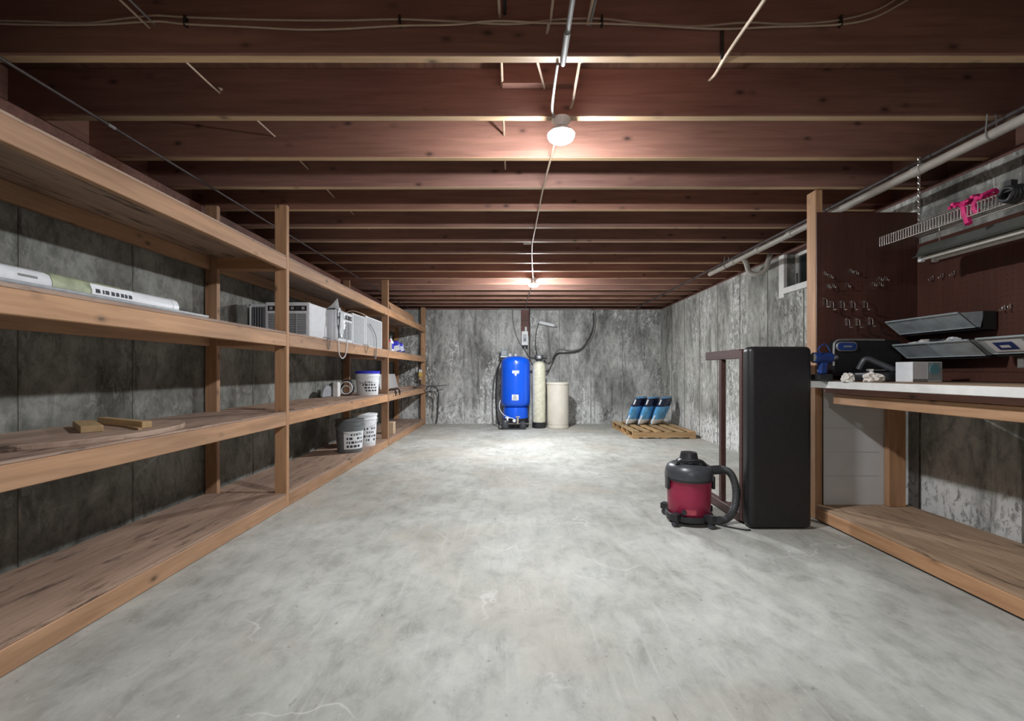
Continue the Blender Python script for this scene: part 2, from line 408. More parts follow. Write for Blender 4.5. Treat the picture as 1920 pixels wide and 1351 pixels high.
# blocking pieces between joists, seen at the sides
for (x, kk) in ((W(1670,0,2.97)[0], 2),):
    ya = 1.755+.4064*kk
    obj('blocking', MB().box(x-.019, x+.019, ya+.001, ya+.367, ZJ+.03, ZJ+.235), 'joist_y', ce, bevel=.002)
obj('blocking', MB().box(-.05, .32, 2.083, 2.1225, ZJ+.135, ZJ+.234), 'joist_x', ce, bevel=.002)

# ------------------------------------------------------------------ long shelving on the left
sh = thing('storage_shelving', 'long floor-to-joist shelving of orange framing lumber along the left wall', 'shelving', (-1.98, 3.2, 0))
OX, OY = -1.98, 3.2
XF, XB = -1.67, -2.275
def sp(name, x0, x1, y0, y1, z0, z1, mat, bev=.003, parent=sh):
    o = obj(name, MB().box(x0-OX, x1-OX, y0-OY, y1-OY, z0, z1), mat, parent, bevel=bev); return o
PY = [.60, 3.233, 5.865, 8.37]
for i, py in enumerate(PY):
    sp('post', XF-.089, XF, py, py+.038, 0.001, ZJ-.002, 'stud_z')
    sp('post', XB, XB+.089, py, py+.038, 0.001 if i else .001, ZJ-.002, 'stud_z')
LV = [(0.002, .091, .106), (.605, .694, .706), (1.191, 1.280, 1.297), (1.758, 1.847, 1.860)]
for li, (z0, z1, zt) in enumerate(LV):
    for i in range(3):
        a, c = PY[i]+.038+.001, PY[i+1]-.001
        sp('front_rail', XF-.038, XF, a, c, z0, z1, 'stud_y')
        sp('rear_rail', XB+.002, XB+.040, a, c, z0, z1, 'stud_y')
        sp('shelf_board', XB+.013 if li == 0 else XB+.003, XF-.004, a+.002, c-.002, z1+.001, zt, 'ply', .001)
        if li:
            sp('cross_brace', XB+.045, XF-.042, a+.001, a+.039, z0, z1, 'stud_x')
    for i in (1, 2):
        sp('cross_brace', XB+.09, XF-.09, PY[i]+.0, PY[i]+.037, z0+.002, z1, 'stud_x')

# ------------------------------------------------------------------ pipes under the joists
def pipe(name, x, z, y0, y1, r, mat, label, cat='pipe'):
    o = obj(name, MB().tube([(x, y0, z), (x, y1, z)], r, 14), mat, smooth=True); return tag(o, label, cat)
p = thing('gas_pipe', 'thin black iron pipe under the joists above the left shelving', 'pipe', (-2.01, 3, ZJ-.009))
obj('pipe_run', MB().tube([(0,-6.5,0),(0,.0,0)], .007, 12), 'iron', p, smooth=True)
obj('pipe_run', MB().tube([(0,.0,0),(0,5.4,0)], .007, 12), 'iron', p, smooth=True)
obj('coupling', MB().tube([(0,-.83,0),(0,-.79,0)], .0088, 12), 'steel_dull', p, smooth=True)
p = thing('iron_pipe', 'dark iron pipe tight under the joists beside the pale drain pipe', 'pipe', (2.37, 3, ZJ-.0155))
obj('pipe_run', MB().tube([(0,-6.5,0),(0,5.3,0)], .013, 12), 'iron', p, smooth=True)
obj('coupling', MB().tube([(0,-.53,0),(0,-.47,0)], .0152, 12), 'iron', p, smooth=True)
dp = thing('drain_pipe', 'long pale PVC drain pipe hung under the joists on the right', 'pipe', (2.30, 3, 2.142))
for a, c in ((-6.5, -.52), (-.52, 1.1), (1.1, 2.1)):
    obj('pipe_run', MB().tube([(0,a,0),(0,c,-.004)], .024, 16), 'pvc', dp, smooth=True)
for a in (-.52, .62, 1.1, 1.55): obj('coupling', MB().tube([(0,a-.03,0),(0,a+.03,0)], .029, 16), 'pvc', dp, smooth=True)
obj('trap', MB().tube(smoothpath([(.0,1.36,-.01),(.03,1.36,-.06),(.05,1.34,-.15),(.10,1.29,-.185),(.16,1.25,-.15),(.18,1.24,-.06),(.20,1.24,0)]), .024, 14), 'pvc', dp, smooth=True)
for a in (-2.6, -.9, .35, 1.7):
    obj('hanger', MB().tube([(-.027,a,-.005),(-.027,a,.02),(-.02,a,.094)], .0035, 6).tube([(.027,a,-.005),(.027,a,.02),(.02,a,.094)], .0035, 6).tube([(.028*math.cos(t),a,.028*math.sin(t)-.001) for t in [PI+PI*i/8 for i in range(9)]], .0035, 6), 'steel_dull', dp)

# ------------------------------------------------------------------ wiring on the ceiling
def cable(name, pts, r, mat, label, cat='cable', group=None, sm=True):
    o = obj(name, MB().tube(smoothpath(pts) if sm else pts, r, 7), mat, smooth=True); return tag(o, label, cat, group)
dj = 1.710
def joist_face(pts): return [W(px, py, dj) for px, py in pts]
cable('stapled_cable', joist_face([(-40,38),(60,40),(160,43),(230,35),(290,29),(349,32),(500,37),(640,38),(750,36),(850,40),(960,45),(1050,36),(1128,35),(1200,43),(1300,49),(1400,42),(1480,45),(1570,38),(1640,20),(1690,-8)]), .0038, 'cable', 'upper cream cable stapled across the nearest joist')
dj = 1.7015
cable('stapled_cable', joist_face([(-40,43),(60,46),(180,46),(290,40),(349,45),(460,50),(560,55),(640,54),(750,48),(850,46),(930,39),(1020,43),(1128,44),(1230,48),(1350,54),(1450,50),(1570,46),(1640,32),(1715,-8)]), .0038, 'cable', 'lower cream cable stapled across the nearest joist')
for px, which in ((349,'leftmost'), (750,'second from left'), (1128,'third from left'), (1575,'rightmost')):
    q = W(px, 41, 1.710); o = obj('cable_staple', MB().box(-.004, .004, -.012, .0065, -.020, .020), 'staple', loc=(q[0], q[1], q[2]), bevel=.001)
    tag(o, which+' small black staple holding the two cream cables on the nearest joist', 'staple', 'black staples on the nearest joist')
cable('joist_cable', [(-1.425,YF+.2,2.36),(-1.425,1.7,2.35),(-1.41,2.12,2.37),(-1.375,2.53,2.362),(-1.37,2.95,2.36),(-1.36,3.4,2.33),(-1.36,3.75,2.35),(-1.36,5,2.36)], .0045, 'cable', 'cream cable running through the joists above the near shelves')
cable('joist_cable', [(-1.405,YF+.2,2.37),(-1.405,1.5,2.365),(-1.40,1.74,2.36)], .0045, 'cable_grey', 'short grey cable entering the nearest joist beside the cream one on the left')
cable('joist_cable', [(-.062,YF+.2,2.39),(-.052,1.4,2.40),(-.05,1.71,2.395),(-.05,2.12,2.385),(-.049,2.53,2.37),(-.048,2.95,2.36)], .0065, 'cable', 'thick cream cable dropping through the joists left of the near lamp')
cable('joist_cable', [(-.03,YF+.2,2.40),(-.03,1.71,2.40)], .0065, 'cable_black', 'black cable entering the nearest joist left of the near lamp')
cable('joist_cable', [(.16,YF+.2,2.38),(.150,1.4,2.37),(.138,1.68,2.335),(.135,1.72,2.33)], .0055, 'cable', 'cream cable bending into the nearest joist at a slant')
cable('joist_cable', [(.085,1.755,2.29),(.11,1.9,2.34),(.155,2.122,2.376)], .0055, 'cable', 'short cream cable slanting between the first two joists')
cable('joist_cable', [(.295,YF+.2,2.37),(.295,1.5,2.365),(.29,1.72,2.36),(.288,2.0,2.31),(.285,2.12,2.285),(.25,2.13,2.245)], .0065, 'cable', 'pair-thick cream cable coming down to the near lamp')
cable('joist_cable', [(.31,YF+.2,2.365),(.305,1.5,2.36),(.298,1.72,2.35)], .005, 'cable_grey', 'grey cable entering the nearest joist right of the conduit')
c0 = thing('conduit', 'straight grey metal conduit running to the nearest joist', 'conduit', (.19, 1.4, ZJ-.012))
obj('tube', MB().tube([(-.012,-2.6,.0),(.01,.30,0)], .0095, 12), 'steel_dull', c0, smooth=True)
obj('connector', MB().tube([(.008,.18,0),(.010,.33,0)], .0125, 12), 'steel_dull', c0, smooth=True)
obj('elbow', MB().tube(smoothpath([(.010,.315,0),(.012,.345,.002),(.012,.36,.014)]), .0095, 10), 'steel_dull', c0, smooth=True)
cable('lamp_cable', [(.181,1.757,2.236),(.182,1.9,2.240),(.186,2.05,2.238),(.20,2.115,2.231)], .006, 'cable_grey', 'grey cable from the conduit to the near lamp')
cable('joist_cable', [W(1470,-60,1.35),W(1433,0,1.44),W(1395,55,1.58),W(1358,110,1.712),(.885,1.90,2.30),(.94,2.06,2.385),(.955,2.122,2.415)], .0065, 'cable', 'tan sheathed cable slanting under the nearest joist on the right')
o = obj('metal_strap', MB().box(-.006,.006,-.003,.0035,-.055,.055), 'iron', loc=W(1354, 84, 1.712)); tag(o, 'dark metal strap nailed to the nearest joist face', 'strap')
cable('lamp_cable', [(.236,2.22,2.246),(.222,2.51,2.234),(.205,2.94,2.233),(.200,3.36,2.233),(.195,3.77,2.233),(.19,4.2,2.233),(.205,4.6,2.233),(.225,5.0,2.233),(.255,5.5,2.233),(.27,5.74,2.232)], .0058, 'cable', 'cream cable stapled under the joists between the two lamps')
o = obj('wire_stub', MB().tube([(0,0,0),(.085,0,0)], .008, 8), 'pvc', loc=(.105, 4.19, 2.228), smooth=True); tag(o, 'short pale pipe stub on the joist cable midway to the far lamp', 'pipe')
cable('lamp_cable', [(.275,5.85,2.232),(.27,6.6,2.233),(.25,7.6,2.233),(.255,8.40,2.232)], .006, 'cable_grey', 'grey cable from the far lamp to the far wall')

# lamps
def lamp(loc, mat, label, sc=1.0):
    t = thing('ceiling_lamp', label, 'lamp', loc, 0, 'bare ceiling lamps')
    obj('lamp_base', MB().lathe([(0,0),(.046,0),(.047,-.008),(.038,-.020),(.030,-.034),(.028,-.038),(0,-.038)], n=28), 'porcelain', t, smooth=True)
    obj('bulb_collar', MB().lathe([(0,-.0385),(.026,-.039),(.042*sc,-.050),(.060*sc,-.066),(.066*sc,-.074),(.066*sc,-.076),(0,-.076)], n=24), 'porcelain', t, smooth=True)
    obj('bulb', MB().lathe([(0,-.0765),(.0655*sc,-.0765),(.0655*sc,-.082),(.060*sc,-.094),(.048*sc,-.103),(.028*sc,-.109),(0,-.111)], n=24), mat, t, smooth=True)
    return t
lamp((.238, 2.142, ZJ-.0025), 'bulb_near', 'glowing bare bulb under the joists nearest the camera')
lamp((.278, 5.80, ZJ-.0025), 'bulb_far', 'glowing bare bulb under the joists farther from the camera')
lamp((.22, -1.516, ZJ-.0025), 'bulb_behind', 'glowing bare bulb under the joists behind the camera')

# ------------------------------------------------------------------ water equipment at the far wall
t = thing('pressure_tank', 'tall blue well pressure tank by the far wall', 'tank', (.055, 7.98, 0))
obj('body', MB().lathe([(0,.36),(.17,.362),(.235,.385),(.262,.43),(.266,.5),(.266,1.12),(.262,1.18),(.235,1.235),(.17,1.272),(.08,1.288),(0,1.292)], n=40), 'blue_tank', t, smooth=True)
obj('skirt', MB().lathe([(.225,.17),(.232,.172),(.225,.30),(.215,.365),(.20,.372)], n=36), 'blue_tank', t, smooth=True)
obj('base_ring', MB().lathe([(.232,.0),(.238,.0),(.238,.03),(.23,.17),(.222,.17),(.228,.03)], n=36), 'black_plastic', t, smooth=True)
obj('air_valve', MB().lathe([(.02,1.285),(.02,1.31),(.012,1.325),(0,1.328)], n=12), 'lab_white', t, smooth=True)
a = -PI/2
nm = MB()
for i in range(7): nm.patch(.2665, a-.22+i*.066, a-.175+i*.066, 1.0-.028, 1.0+.028, n=2)
nm.patch(.2665, a-.24, a+.24, .994, 1.006, n=6).patch(.2665, a-.07, a+.07, .945, .972, n=2).patch(.2665, a-.03, a+.03, .928, .946, n=2)
obj('emblem', nm, 'lab_white', t)
obj('bolt', MB().lathe([(0,0),(.014,0),(.014,.012),(0,.012)], n=10), 'lab_white', t, loc=(0,-.266,1.19)).rotation_euler = (PI/2,0,0)
lb = obj('label', MB().patch(.2667, a-.25, a+.19, .50, .60, n=8), 'lab_white', t)
ink = MB()
for r_ in range(4): ink.patch(.2685, a-.20+.02*r_, a+.12-.03*r_, .515+r_*.021, .523+r_*.021, n=4, t=.0006)
obj('print', ink, 'lab_ink', lb)
# pump fittings around the tank's foot
pf = thing('pump_manifold', 'black and brass valve manifold in front of the blue tank foot', 'plumbing', (.03, 7.66, 0))
obj('manifold_pipe', MB().tube([(-.24,0,.09),(.26,0,.09)], .02, 12), 'iron', pf, smooth=True)
obj('valve', MB().tube([(-.12,0,.09),(-.12,0,.20)], .018, 10).box(-.155,-.085,-.012,.012,.19,.21), 'lab_white', pf)
obj('valve', MB().tube([(.06,0,.09),(.06,0,.22)], .02, 10).box(.03,.10,-.012,.012,.21,.225), 'chrome', pf)
obj('pump_housing', MB().lathe([(0,0),(.065,0),(.07,.03),(.07,.13),(.05,.155),(0,.16)], (-.16,.015,.001), 20), 'dark_plastic', pf, smooth=True)
obj('pump_housing', MB().lathe([(0,0),(.055,0),(.06,.02),(.058,.10),(.03,.13),(0,.13)], (.15,.015,.001), 20), 'dark_plastic', pf, smooth=True)
obj('gauge', MB().tube([(0,-.03,.15),(0,.01,.15)], .028, 18), 'lab_white', pf, smooth=True)
obj('drain_hose', MB().tube(smoothpath([(-.22,.0,.10),(-.27,-.02,.05),(-.24,-.05,.014),(-.1,-.06,.014),(.05,-.05,.014),(.2,-.06,.014)]), .012, 8), 'cable_black', pf, smooth=True)
cable('white_tube', [(-.215,7.80,.50),(-.235,7.75,.38),(-.17,7.70,.26),(-.05,7.67,.20),(.02,7.66,.185)], .006, 'lab_white', 'thin white tube curving round the foot of the blue tank', 'tube')
cable('black_hose', [(-.215,8.15,1.22),(-.28,8.13,1.0),(-.31,8.13,.6),(-.29,8.10,.2),(-.24,7.95,.02)], .014, 'cable_black', 'black hose hanging down left of the blue tank', 'hose')
ps = thing('pressure_switch', 'small grey-blue switch box behind the top of the blue tank', 'switch box', (W(945,0,8.25)[0], 8.28, 1.26))
obj('box', MB().cbox((0,0,.10),(.12,.08,.11)), 'lab_teal', ps, bevel=.008, seg=2)
obj('cover', MB().cbox((0,-.045,.10),(.10,.012,.09)), 'grey_plastic', ps, bevel=.004)
obj('base', MB().cbox((0,0,.03),(.13,.09,.03)), 'lab_white', ps, bevel=.004)
obj('pipe', MB().tube([(0,0,.015),(0,0,-.3),(.03,.06,-.45)], .016, 10), 'iron', ps, smooth=True)
obj('fitting', MB().lathe([(0,.0),(.03,.0),(.032,.03),(.02,.055),(0,.06)], (.115,-.02,.03), 12), 'lab_white', ps, smooth=True)

st = thing('water_softener', 'slim ivory softener cylinder on a black foot beside the blue tank', 'water softener', (.475, 7.86, 0))
obj('resin_tank', MB().lathe([(0,.085),(.09,.086),(.112,.10),(.116,.16),(.118,1.06),(.108,1.13),(.08,1.17),(.045,1.19),(0,1.195)], n=32), 'fiber', st, smooth=True)
obj('foot', MB().lathe([(.0,0),(.122,0),(.124,.02),(.12,.10),(.113,.105),(0,.105)], n=32), 'black_plastic', st, smooth=True)
obj('control_head', MB().cbox((0,0,1.26),(.15,.15,.09)), 'black_plastic', st, bevel=.02, seg=3)
obj('collar', MB().lathe([(0,1.19),(.05,1.19),(.055,1.2),(.055,1.215),(0,1.215)], n=20), 'dark_plastic', st, smooth=True)
obj('dial', MB().tube([(0,-.08,1.265),(0,-.072,1.265)], .03, 16), 'grey_plastic', st, smooth=True)
obj('bypass', MB().tube([(-.08,.02,1.25),(-.17,.02,1.25)], .018, 10).tube([(.075,.03,1.25),(.14,.03,1.25)], .015, 10), 'cable_black', st, smooth=True)
bt = thing('brine_tank', 'wide almond brine bin standing right of the slim softener', 'bin', (.815, 7.86, 0))
obj('body', MB().lathe([(0,0),(.185,0),(.192,.008),(.192,.05),(.187,.055),(.187,.065),(.192,.07),(.197,.79),(.195,.80),(0,.80)], n=40), 'brine', bt, smooth=True)
obj('lid', MB().lathe([(.199,.776),(.205,.778),(.206,.806),(.20,.815),(.12,.82),(0,.82)], n=40), 'brine', bt, smooth=True)
# wall mounted electrics
bd = obj('backing_board', MB().box(-.085,.075,-.022,0,0,.50), 'sill', loc=(W(985,0,8.43)[0], YB-.007, 1.70), bevel=.002); tag(bd, 'reddish wood board on the far wall behind the grey disconnect box', 'board')
db = thing('disconnect_box', 'grey-white electrical switch box on the far wall above the tanks', 'switch box', (W(984,0,8.4)[0], 8.40, 1.50))
obj('case', MB().cbox((0,0,.145),(.125,.07,.27)), 'lab_white', db, bevel=.01, seg=2)
obj('switch_plate', MB().cbox((0,-.037,.15),(.07,.006,.15)), 'grey_plastic', db, bevel=.002)
obj('knob', MB().tube([(0,-.038,.12),(0,-.058,.12)], .024, 14), 'black_plastic', db, smooth=True)
obj('bushing', MB().tube([(-.03,0,.0),(-.03,0,-.04)], .02, 10).tube([(.035,0,.0),(.035,0,-.04)], .02, 10), 'cable_black', db, smooth=True)
obj('mount', MB().cbox((0,.035,.145),(.10,.02,.24)), 'sill', db)
obj('top_elbow', MB().tube(smoothpath([(.02,0,.27),(.02,0,.33),(.02,.02,.36)]), .022, 10), 'lab_white', db, smooth=True)
o = obj('conduit_drop', MB().tube([(0,0,0),(0,0,-1.02)], .014, 10), 'iron', loc=(W(993,0,8.40)[0], 8.405, 2.235), smooth=True); tag(o, 'dark vertical conduit on the far wall dropping between tank and softener', 'conduit')
ft = thing('wall_light', 'short white tube light fixed slightly tilted on the far wall', 'wall light', (W(1025,0,8.4)[0], 8.38, W(0,607,8.4)[2]))
fm = obj('tube', MB().tube([(-.14,0,.03),(.14,0,-.03)], .034, 16), 'lab_white', ft, smooth=True)
obj('end_cap', MB().tube([(-.165,0,.035),(-.138,0,.03)], .030, 14), 'grey_plastic', ft, smooth=True)
obj('end_cap', MB().tube([(.138,0,-.03),(.19,0,-.041)], .026, 14), 'grey_plastic', ft, smooth=True)
obj('bracket', MB().cbox((-.08,.045,.01),(.03,.05,.03)).cbox((.08,.045,-.01),(.03,.05,.03)), 'dark_plastic', ft)
dW = 8.425
cable('wall_hose', [W(936,579,dW),W(1000,580,dW),W(1060,580,dW),W(1106,580,dW),W(1116,590,dW),W(1115,612,dW),W(1108,634,dW),W(1090,652,dW),W(1070,657,dW),W(1050,654,dW),W(1040,662,dW),W(1034,676,8.3),W(1022,682,8.0)], .013, 'cable_grey', 'long grey hose looping down the far wall to the softener', 'hose')
cable('wall_hose', [W(1112,586,dW-.03),W(1112,612,dW-.03),W(1103,636,dW-.03),W(1086,657,dW-.03),W(1060,661,dW-.03),W(1044,663,dW-.03),W(1030,681,8.25),W(1020,676,7.97)], .011, 'cable_black', 'black hose running beside the grey loop on the far wall', 'hose')
cable('wall_cable', [W(961,580,dW),W(962,600,dW),W(966,622,dW),W(975,643,dW),W(984,655,dW-.02),W(994,668,8.3),W(1003,674,8.0)], .008, 'cable_grey', 'thin cable curving down the far wall past the switch box')
cable('wall_cable', [W(1010,606,dW),W(1006,620,dW),W(1004,645,dW),W(1007,665,8.2)], .007, 'cable_black', 'black cord from the tube light down to the softener')

# ------------------------------------------------------------------ pallet and salt bags
pt = thing('wood_pallet', 'low pine pallet on the floor by the right wall', 'pallet', (2.27, 7.22, 0))
PW, PD = .475, .68
for i in range(5):
    yy = -PD+.02+(2*PD-.04)*i/4
    obj('stringer', MB().box(-PW, PW, yy-.019, yy+.019, .018, .095), 'pallet_x', pt, bevel=.002)
for i in range(6):
    xx = -PW+.055+(2*PW-.11)*i/5
    obj('deck_board', MB().box(xx-.05, xx+.05, -PD, PD, .0955, .113), 'pallet', pt, bevel=.002)
for i in range(3):
    xx = -PW+.05+(2*PW-.10)*i/2
    obj('bottom_board', MB().box(xx-.045, xx+.045, -PD, PD, .001, .0175), 'pallet', pt, bevel=.002)
def bag(loc, label, lean):
    t = thing('salt_bag', label, 'bag', loc, math.radians(-42), 'blue salt bags on the pallet')
    def pillow(z0, z1, sc):
        mb = MB(); nx, nz = 10, 10; vs = []; hw, th, H = .20*sc, .066*sc, .47
        for side in (1, -1):
            for j in range(nz+1):
                for i in range(nx+1):
                    u = i/nx*2-1; vv = z0+(z1-z0)*j/nz
                    k = max(0, (1-u**4))*max(0, (1-(2*vv-1)**6))
                    z = vv*H; x = side*(th*k**.6+.004) + z*math.tan(math.radians(lean)); yv = u*hw*(1-.06*math.sin(vv*9))
                    vs.append((x, yv, z))
        N = (nx+1)*(nz+1); fs = []
        for s_ in range(2):
            for j in range(nz):
                for i in range(nx):
                    a_ = s_*N+j*(nx+1)+i; q = (a_, a_+1, a_+nx+2, a_+nx+1); fs.append(q if s_ else q[::-1])
        def edge(a_, b_): fs.append((a_, b_, b_+N, a_+N))
        for i in range(nx): edge(i, i+1); edge(nz*(nx+1)+i, nz*(nx+1)+i+1)
        for j in range(nz): edge(j*(nx+1), (j+1)*(nx+1)); edge(j*(nx+1)+nx, (j+1)*(nx+1)+nx)
        return mb.add(vs, fs)
    obj('bag_body', pillow(0, 1, 1), 'salt_blue', t, smooth=True)
    obj('top_band', pillow(.66, .95, 1.02), 'salt_navy', t, smooth=True)
    obj('foot_band', pillow(.02, .20, 1.02), 'salt_white', t, smooth=True)
    sq = MB().tube([(th_, -.187*1.0, z_) for th_, z_ in ((.0+.05*math.tan(math.radians(lean)), .05), (.43*math.tan(math.radians(lean)), .43))], .014, 6)
    obj('side_seam', sq, 'salt_white', t, smooth=True)
    return t
bx = [W(1184,0,7.5)[0], W(1206,0,7.5)[0], W(1229,0,7.5)[0]]
for i, x in enumerate(bx):
    bag((x, 7.50-i*.015, .1145), ['blue and white salt bag leaning on the pallet, leftmost of three', 'blue and white salt bag leaning between two others on the pallet', 'blue and white salt bag nearest the right wall on the pallet'][i], 22)

# ------------------------------------------------------------------ shop vacuum
v = thing('shop_vacuum', 'squat maroon wet-dry vacuum with black head on the floor', 'vacuum cleaner', (1.185, 2.94, 0), math.radians(0))
obj('drum', MB().lathe([(0,.045),(.125,.045),(.132,.055),(.139,.20),(.142,.285),(.146,.29),(.146,.30),(0,.30)], n=40), 'red', v, smooth=True)
obj('motor_head', MB().lathe([(.147,.288),(.152,.292),(.155,.315),(.150,.345),(.138,.375),(.110,.392),(.085,.398),(0,.40)], n=40), 'dark_plastic', v, smooth=True)
obj('top_collar', MB().lathe([(.085,.395),(.080,.41),(.062,.418),(.058,.425),(.054,.45),(.050,.462),(.03,.466),(0,.466)], n=28), 'black_plastic', v, smooth=True)
obj('rim_band', MB().lathe([(.148,.284),(.153,.286),(.154,.30),(.150,.303)], n=40), 'black_plastic', v, smooth=True)
obj('grip', MB().tube(smoothpath([(-.10,-.05,.385),(-.085,-.075,.418),(-.02,-.10,.425),(.04,-.10,.42),(.075,-.085,.39)]), .011, 8), 'black_plastic', v, smooth=True)
for s_ in (-1, 1):
    obj('latch', MB().cbox((s_*.15,-.02,.265),(.018,.05,.085)), 'black_plastic', v, bevel=.004, seg=2)
obj('dolly', MB().lathe([(.10,.03),(.148,.03),(.152,.045),(.150,.062),(.138,.066),(.134,.05),(.10,.05)], n=36), 'black_plastic', v, smooth=True)
for ang in (-140, -62, 25, 130):
    a = math.radians(ang); ca, sa = math.cos(a), math.sin(a)
    m_ = Matrix.Translation((ca*.165, sa*.165, 0)) @ Matrix.Rotation(a, 4, 'Z')
    k_ = obj('caster', MB().box(-.035,.035,-.026,.026,.040,.085, m_), 'black_plastic', v, bevel=.008, seg=2)
    obj('wheel', MB().tube([m_ @ Vector((.010,-.013,.022)), m_ @ Vector((.010,.013,.022))], .0215, 16), 'dark_plastic', k_, smooth=True)
obj('badge', MB().patch(.1345, math.radians(-122), math.radians(-92), .078, .112, n=5, t=.002), 'red_hi', v)
obj('drain_cap', MB().tube([(-.075,-.115,.095),(-.082,-.128,.095)], .016, 12), 'black_plastic', v, smooth=True)
obj('hose_port', MB().tube([(.13,-.02,.345),(.20,-.03,.35)], .030, 16), 'black_plastic', v, smooth=True)
hp = smoothpath([(.185,-.03,.350),(.22,-.035,.352),(.258,-.04,.33),(.285,-.045,.27),(.292,-.05,.19),(.28,-.055,.11),(.25,-.06,.055),(.21,-.065,.030),(.16,-.09,.036)], 14)
obj('hose', MB().tube(hp, [.0225+.0022*(i%2) for i in range(len(hp))], 14), 'rubber', v, smooth=False)
cable('vacuum_cord', [(1.50,2.86,.006),(1.53,2.80,.006),(1.60,2.74,.006),(1.72,2.735,.006),(1.9,2.75,.006)], .0045, 'cable_black', 'black cord on the floor in front of the upended bench', 'cord') if False else None
cable('vacuum_cord', [(1.33,2.86,.006),(1.40,2.80,.006),(1.46,2.76,.006),(1.50,2.755,.006)], .0045, 'cable_black', 'black power cord on the floor between vacuum and upended bench', 'cord')

# ------------------------------------------------------------------ padded bench standing on end
bn = thing('padded_bench', 'long black padded bench with dark brown legs, standing on its end', 'bench', (1.70, 2.77, 0))
obj('seat_pad', MB().box(-.20,.205,0,.10,.003,1.163), 'black_fabric', bn, bevel=.035, seg=6, smooth=True)
obj('seat_frame', MB().box(-.197,.20,.101,.135,.02,1.145), 'brown_frame', bn, bevel=.003)
for z0 in (.012, 1.096):
    for xx in (-.195, .145):
        obj('leg', MB().box(xx, xx+.045, .136, .64, z0-.006, z0+.056), 'brown_frame', bn, bevel=.003)
for xx in (-.188, .152): obj('stretcher', MB().box(xx, xx+.036, .40, .436, .069, 1.089), 'brown_frame', bn, bevel=.003)
obj('end_stretcher', MB().box(-.143,.143,.40,.436,.02,.05), 'brown_frame', bn, bevel=.003)
obj('end_stretcher', MB().box(-.143,.143,.40,.436,1.11,1.14), 'brown_frame', bn, bevel=.003)

# ------------------------------------------------------------------ workbench on the right
wbn = thing('workbench', 'built-in workbench with white front edge and open low shelf on the right', 'workbench', (2.35, 2.1, 0))
def bp(name, x0, x1, y0, y1, z0, z1, mat, bev=.003, parent=wbn, label=None):
    return obj(name, MB().box(x0-2.35, x1-2.35, y0-2.1, y1-2.1, z0, z1), mat, parent, bevel=bev, label=label)
def wx(y_): return XRN + (y_-2)*(XRF-XRN)/(YB-2)
BE = 2.955
bp('bench_top', 2.02, 2.72, .7, BE, .905, .940, 'ply_bench')
bp('edge_trim', 1.997, 2.019, .7, BE, .897, .9395, 'white_paint', .002, label='white front edge strip')
bp('apron', 2.075, 2.095, .7, BE-.04, .862, .904, 'joist_y')
bp('front_rail', 2.085, 2.123, .7, BE-.11, .792, .858, 'stud_y')
bp('rear_rail', 2.66, 2.70, .7, BE, .80, .904, 'stud_y')
bp('leg', 2.50, 2.615, BE-.05, BE-.012, .105, .904, 'stud_z')
for yy in (1.95,): bp('joist', 2.13, 2.655, yy, yy+.038, .80, .904, 'stud_x')
bp('base_rail', 2.042, 2.080, .7, BE, .012, .088, 'stud_y')
bp('base_rail', 2.62, 2.658, .7, BE, .002, .088, 'stud_y')
bp('low_shelf', 2.045, 2.665, .7, BE, .089, .104, 'ply_bench', .001)
bp('base_skid', 2.055, 2.070, .7, BE, .001, .011, 'iron', 0)
bp('light_block_board', 2.10, 2.745, 3.064, 3.070, .002, .90, 'peg', .001)  # added board, nearly hidden, keeps far lamp light off the wall below
bp('end_board', 2.098, 2.61, BE-.008, BE-.001, .105, .895, 'foam', .001, label='white foam board closing the far end')
for z in (.30, .46, .62, .76): bp('board_seam', 2.10, 2.468, BE-.0095, BE-.0082, z, z+.0025, 'grey_plastic', 0)
# tall post, end pegboard, back pegboard
tp = obj('tall_post', MB().box(0,.050,0,.089,0.001,ZJ-.001), 'stud_z', loc=(2.058, 2.972, 0), bevel=.003); tag(tp, 'tall pale wood post rising from floor to joists at the workbench end', 'post')
nails = MB()
pb = thing('pegboard', 'dark brown pegboard closing the far end of the workbench', 'pegboard', (2.40, 2.966, .941))
obj('panel', MB().box(-.339, .352, -.004, .003, 0, 1.14), 'peg', pb)
ho = MB()
for i in range(22):
    for j in range(36): ho.cbox((-.31+i*.0305, -.0048, .03+j*.0305), (.005,.001,.005))
h_ = obj('peg_holes', ho, 'black_plastic', pb); h_['kind'] = 'stuff'
obj('top_batten', MB().box(-.285,.34,.004,.04,1.10,1.138), 'stud_x', pb, bevel=.002)
pb2 = thing('pegboard', 'long dark brown pegboard on the wall behind the workbench', 'pegboard', (wx(2)-.022, 1.9, .941))
def skew(x0, x1, y0, y1, z0, z1):
    s_ = (XRF-XRN)/(YB-2); mb = MB()
    vs = [(x+yy*s_, yy, z) for x in (x0,x1) for yy in (y0,y1) for z in (z0,z1)]
    return mb.add(vs, [(0,1,3,2),(4,6,7,5),(0,4,5,1),(2,3,7,6),(0,2,6,4),(1,5,7,3)])
obj('panel', skew(0, .006, -1.2, .18, .06, .92), 'peg', pb2)
obj('panel', skew(0, .006, .184, 1.06, .06, .92), 'peg', pb2)
obj('lower_board', skew(-.012, .004, -1.2, 1.058, .002, .058), 'peg', pb2, bevel=.002)
ho = MB()
for i in range(46):
    for j in range(27): ho.cbox((.0-.0004+(-.34+i*.0305)*(XRF-XRN)/(YB-2), -.34+i*.0305, .08+j*.0305), (.001,.005,.005))
h_ = obj('peg_holes', ho, 'black_plastic', pb2); h_['kind'] = 'stuff'
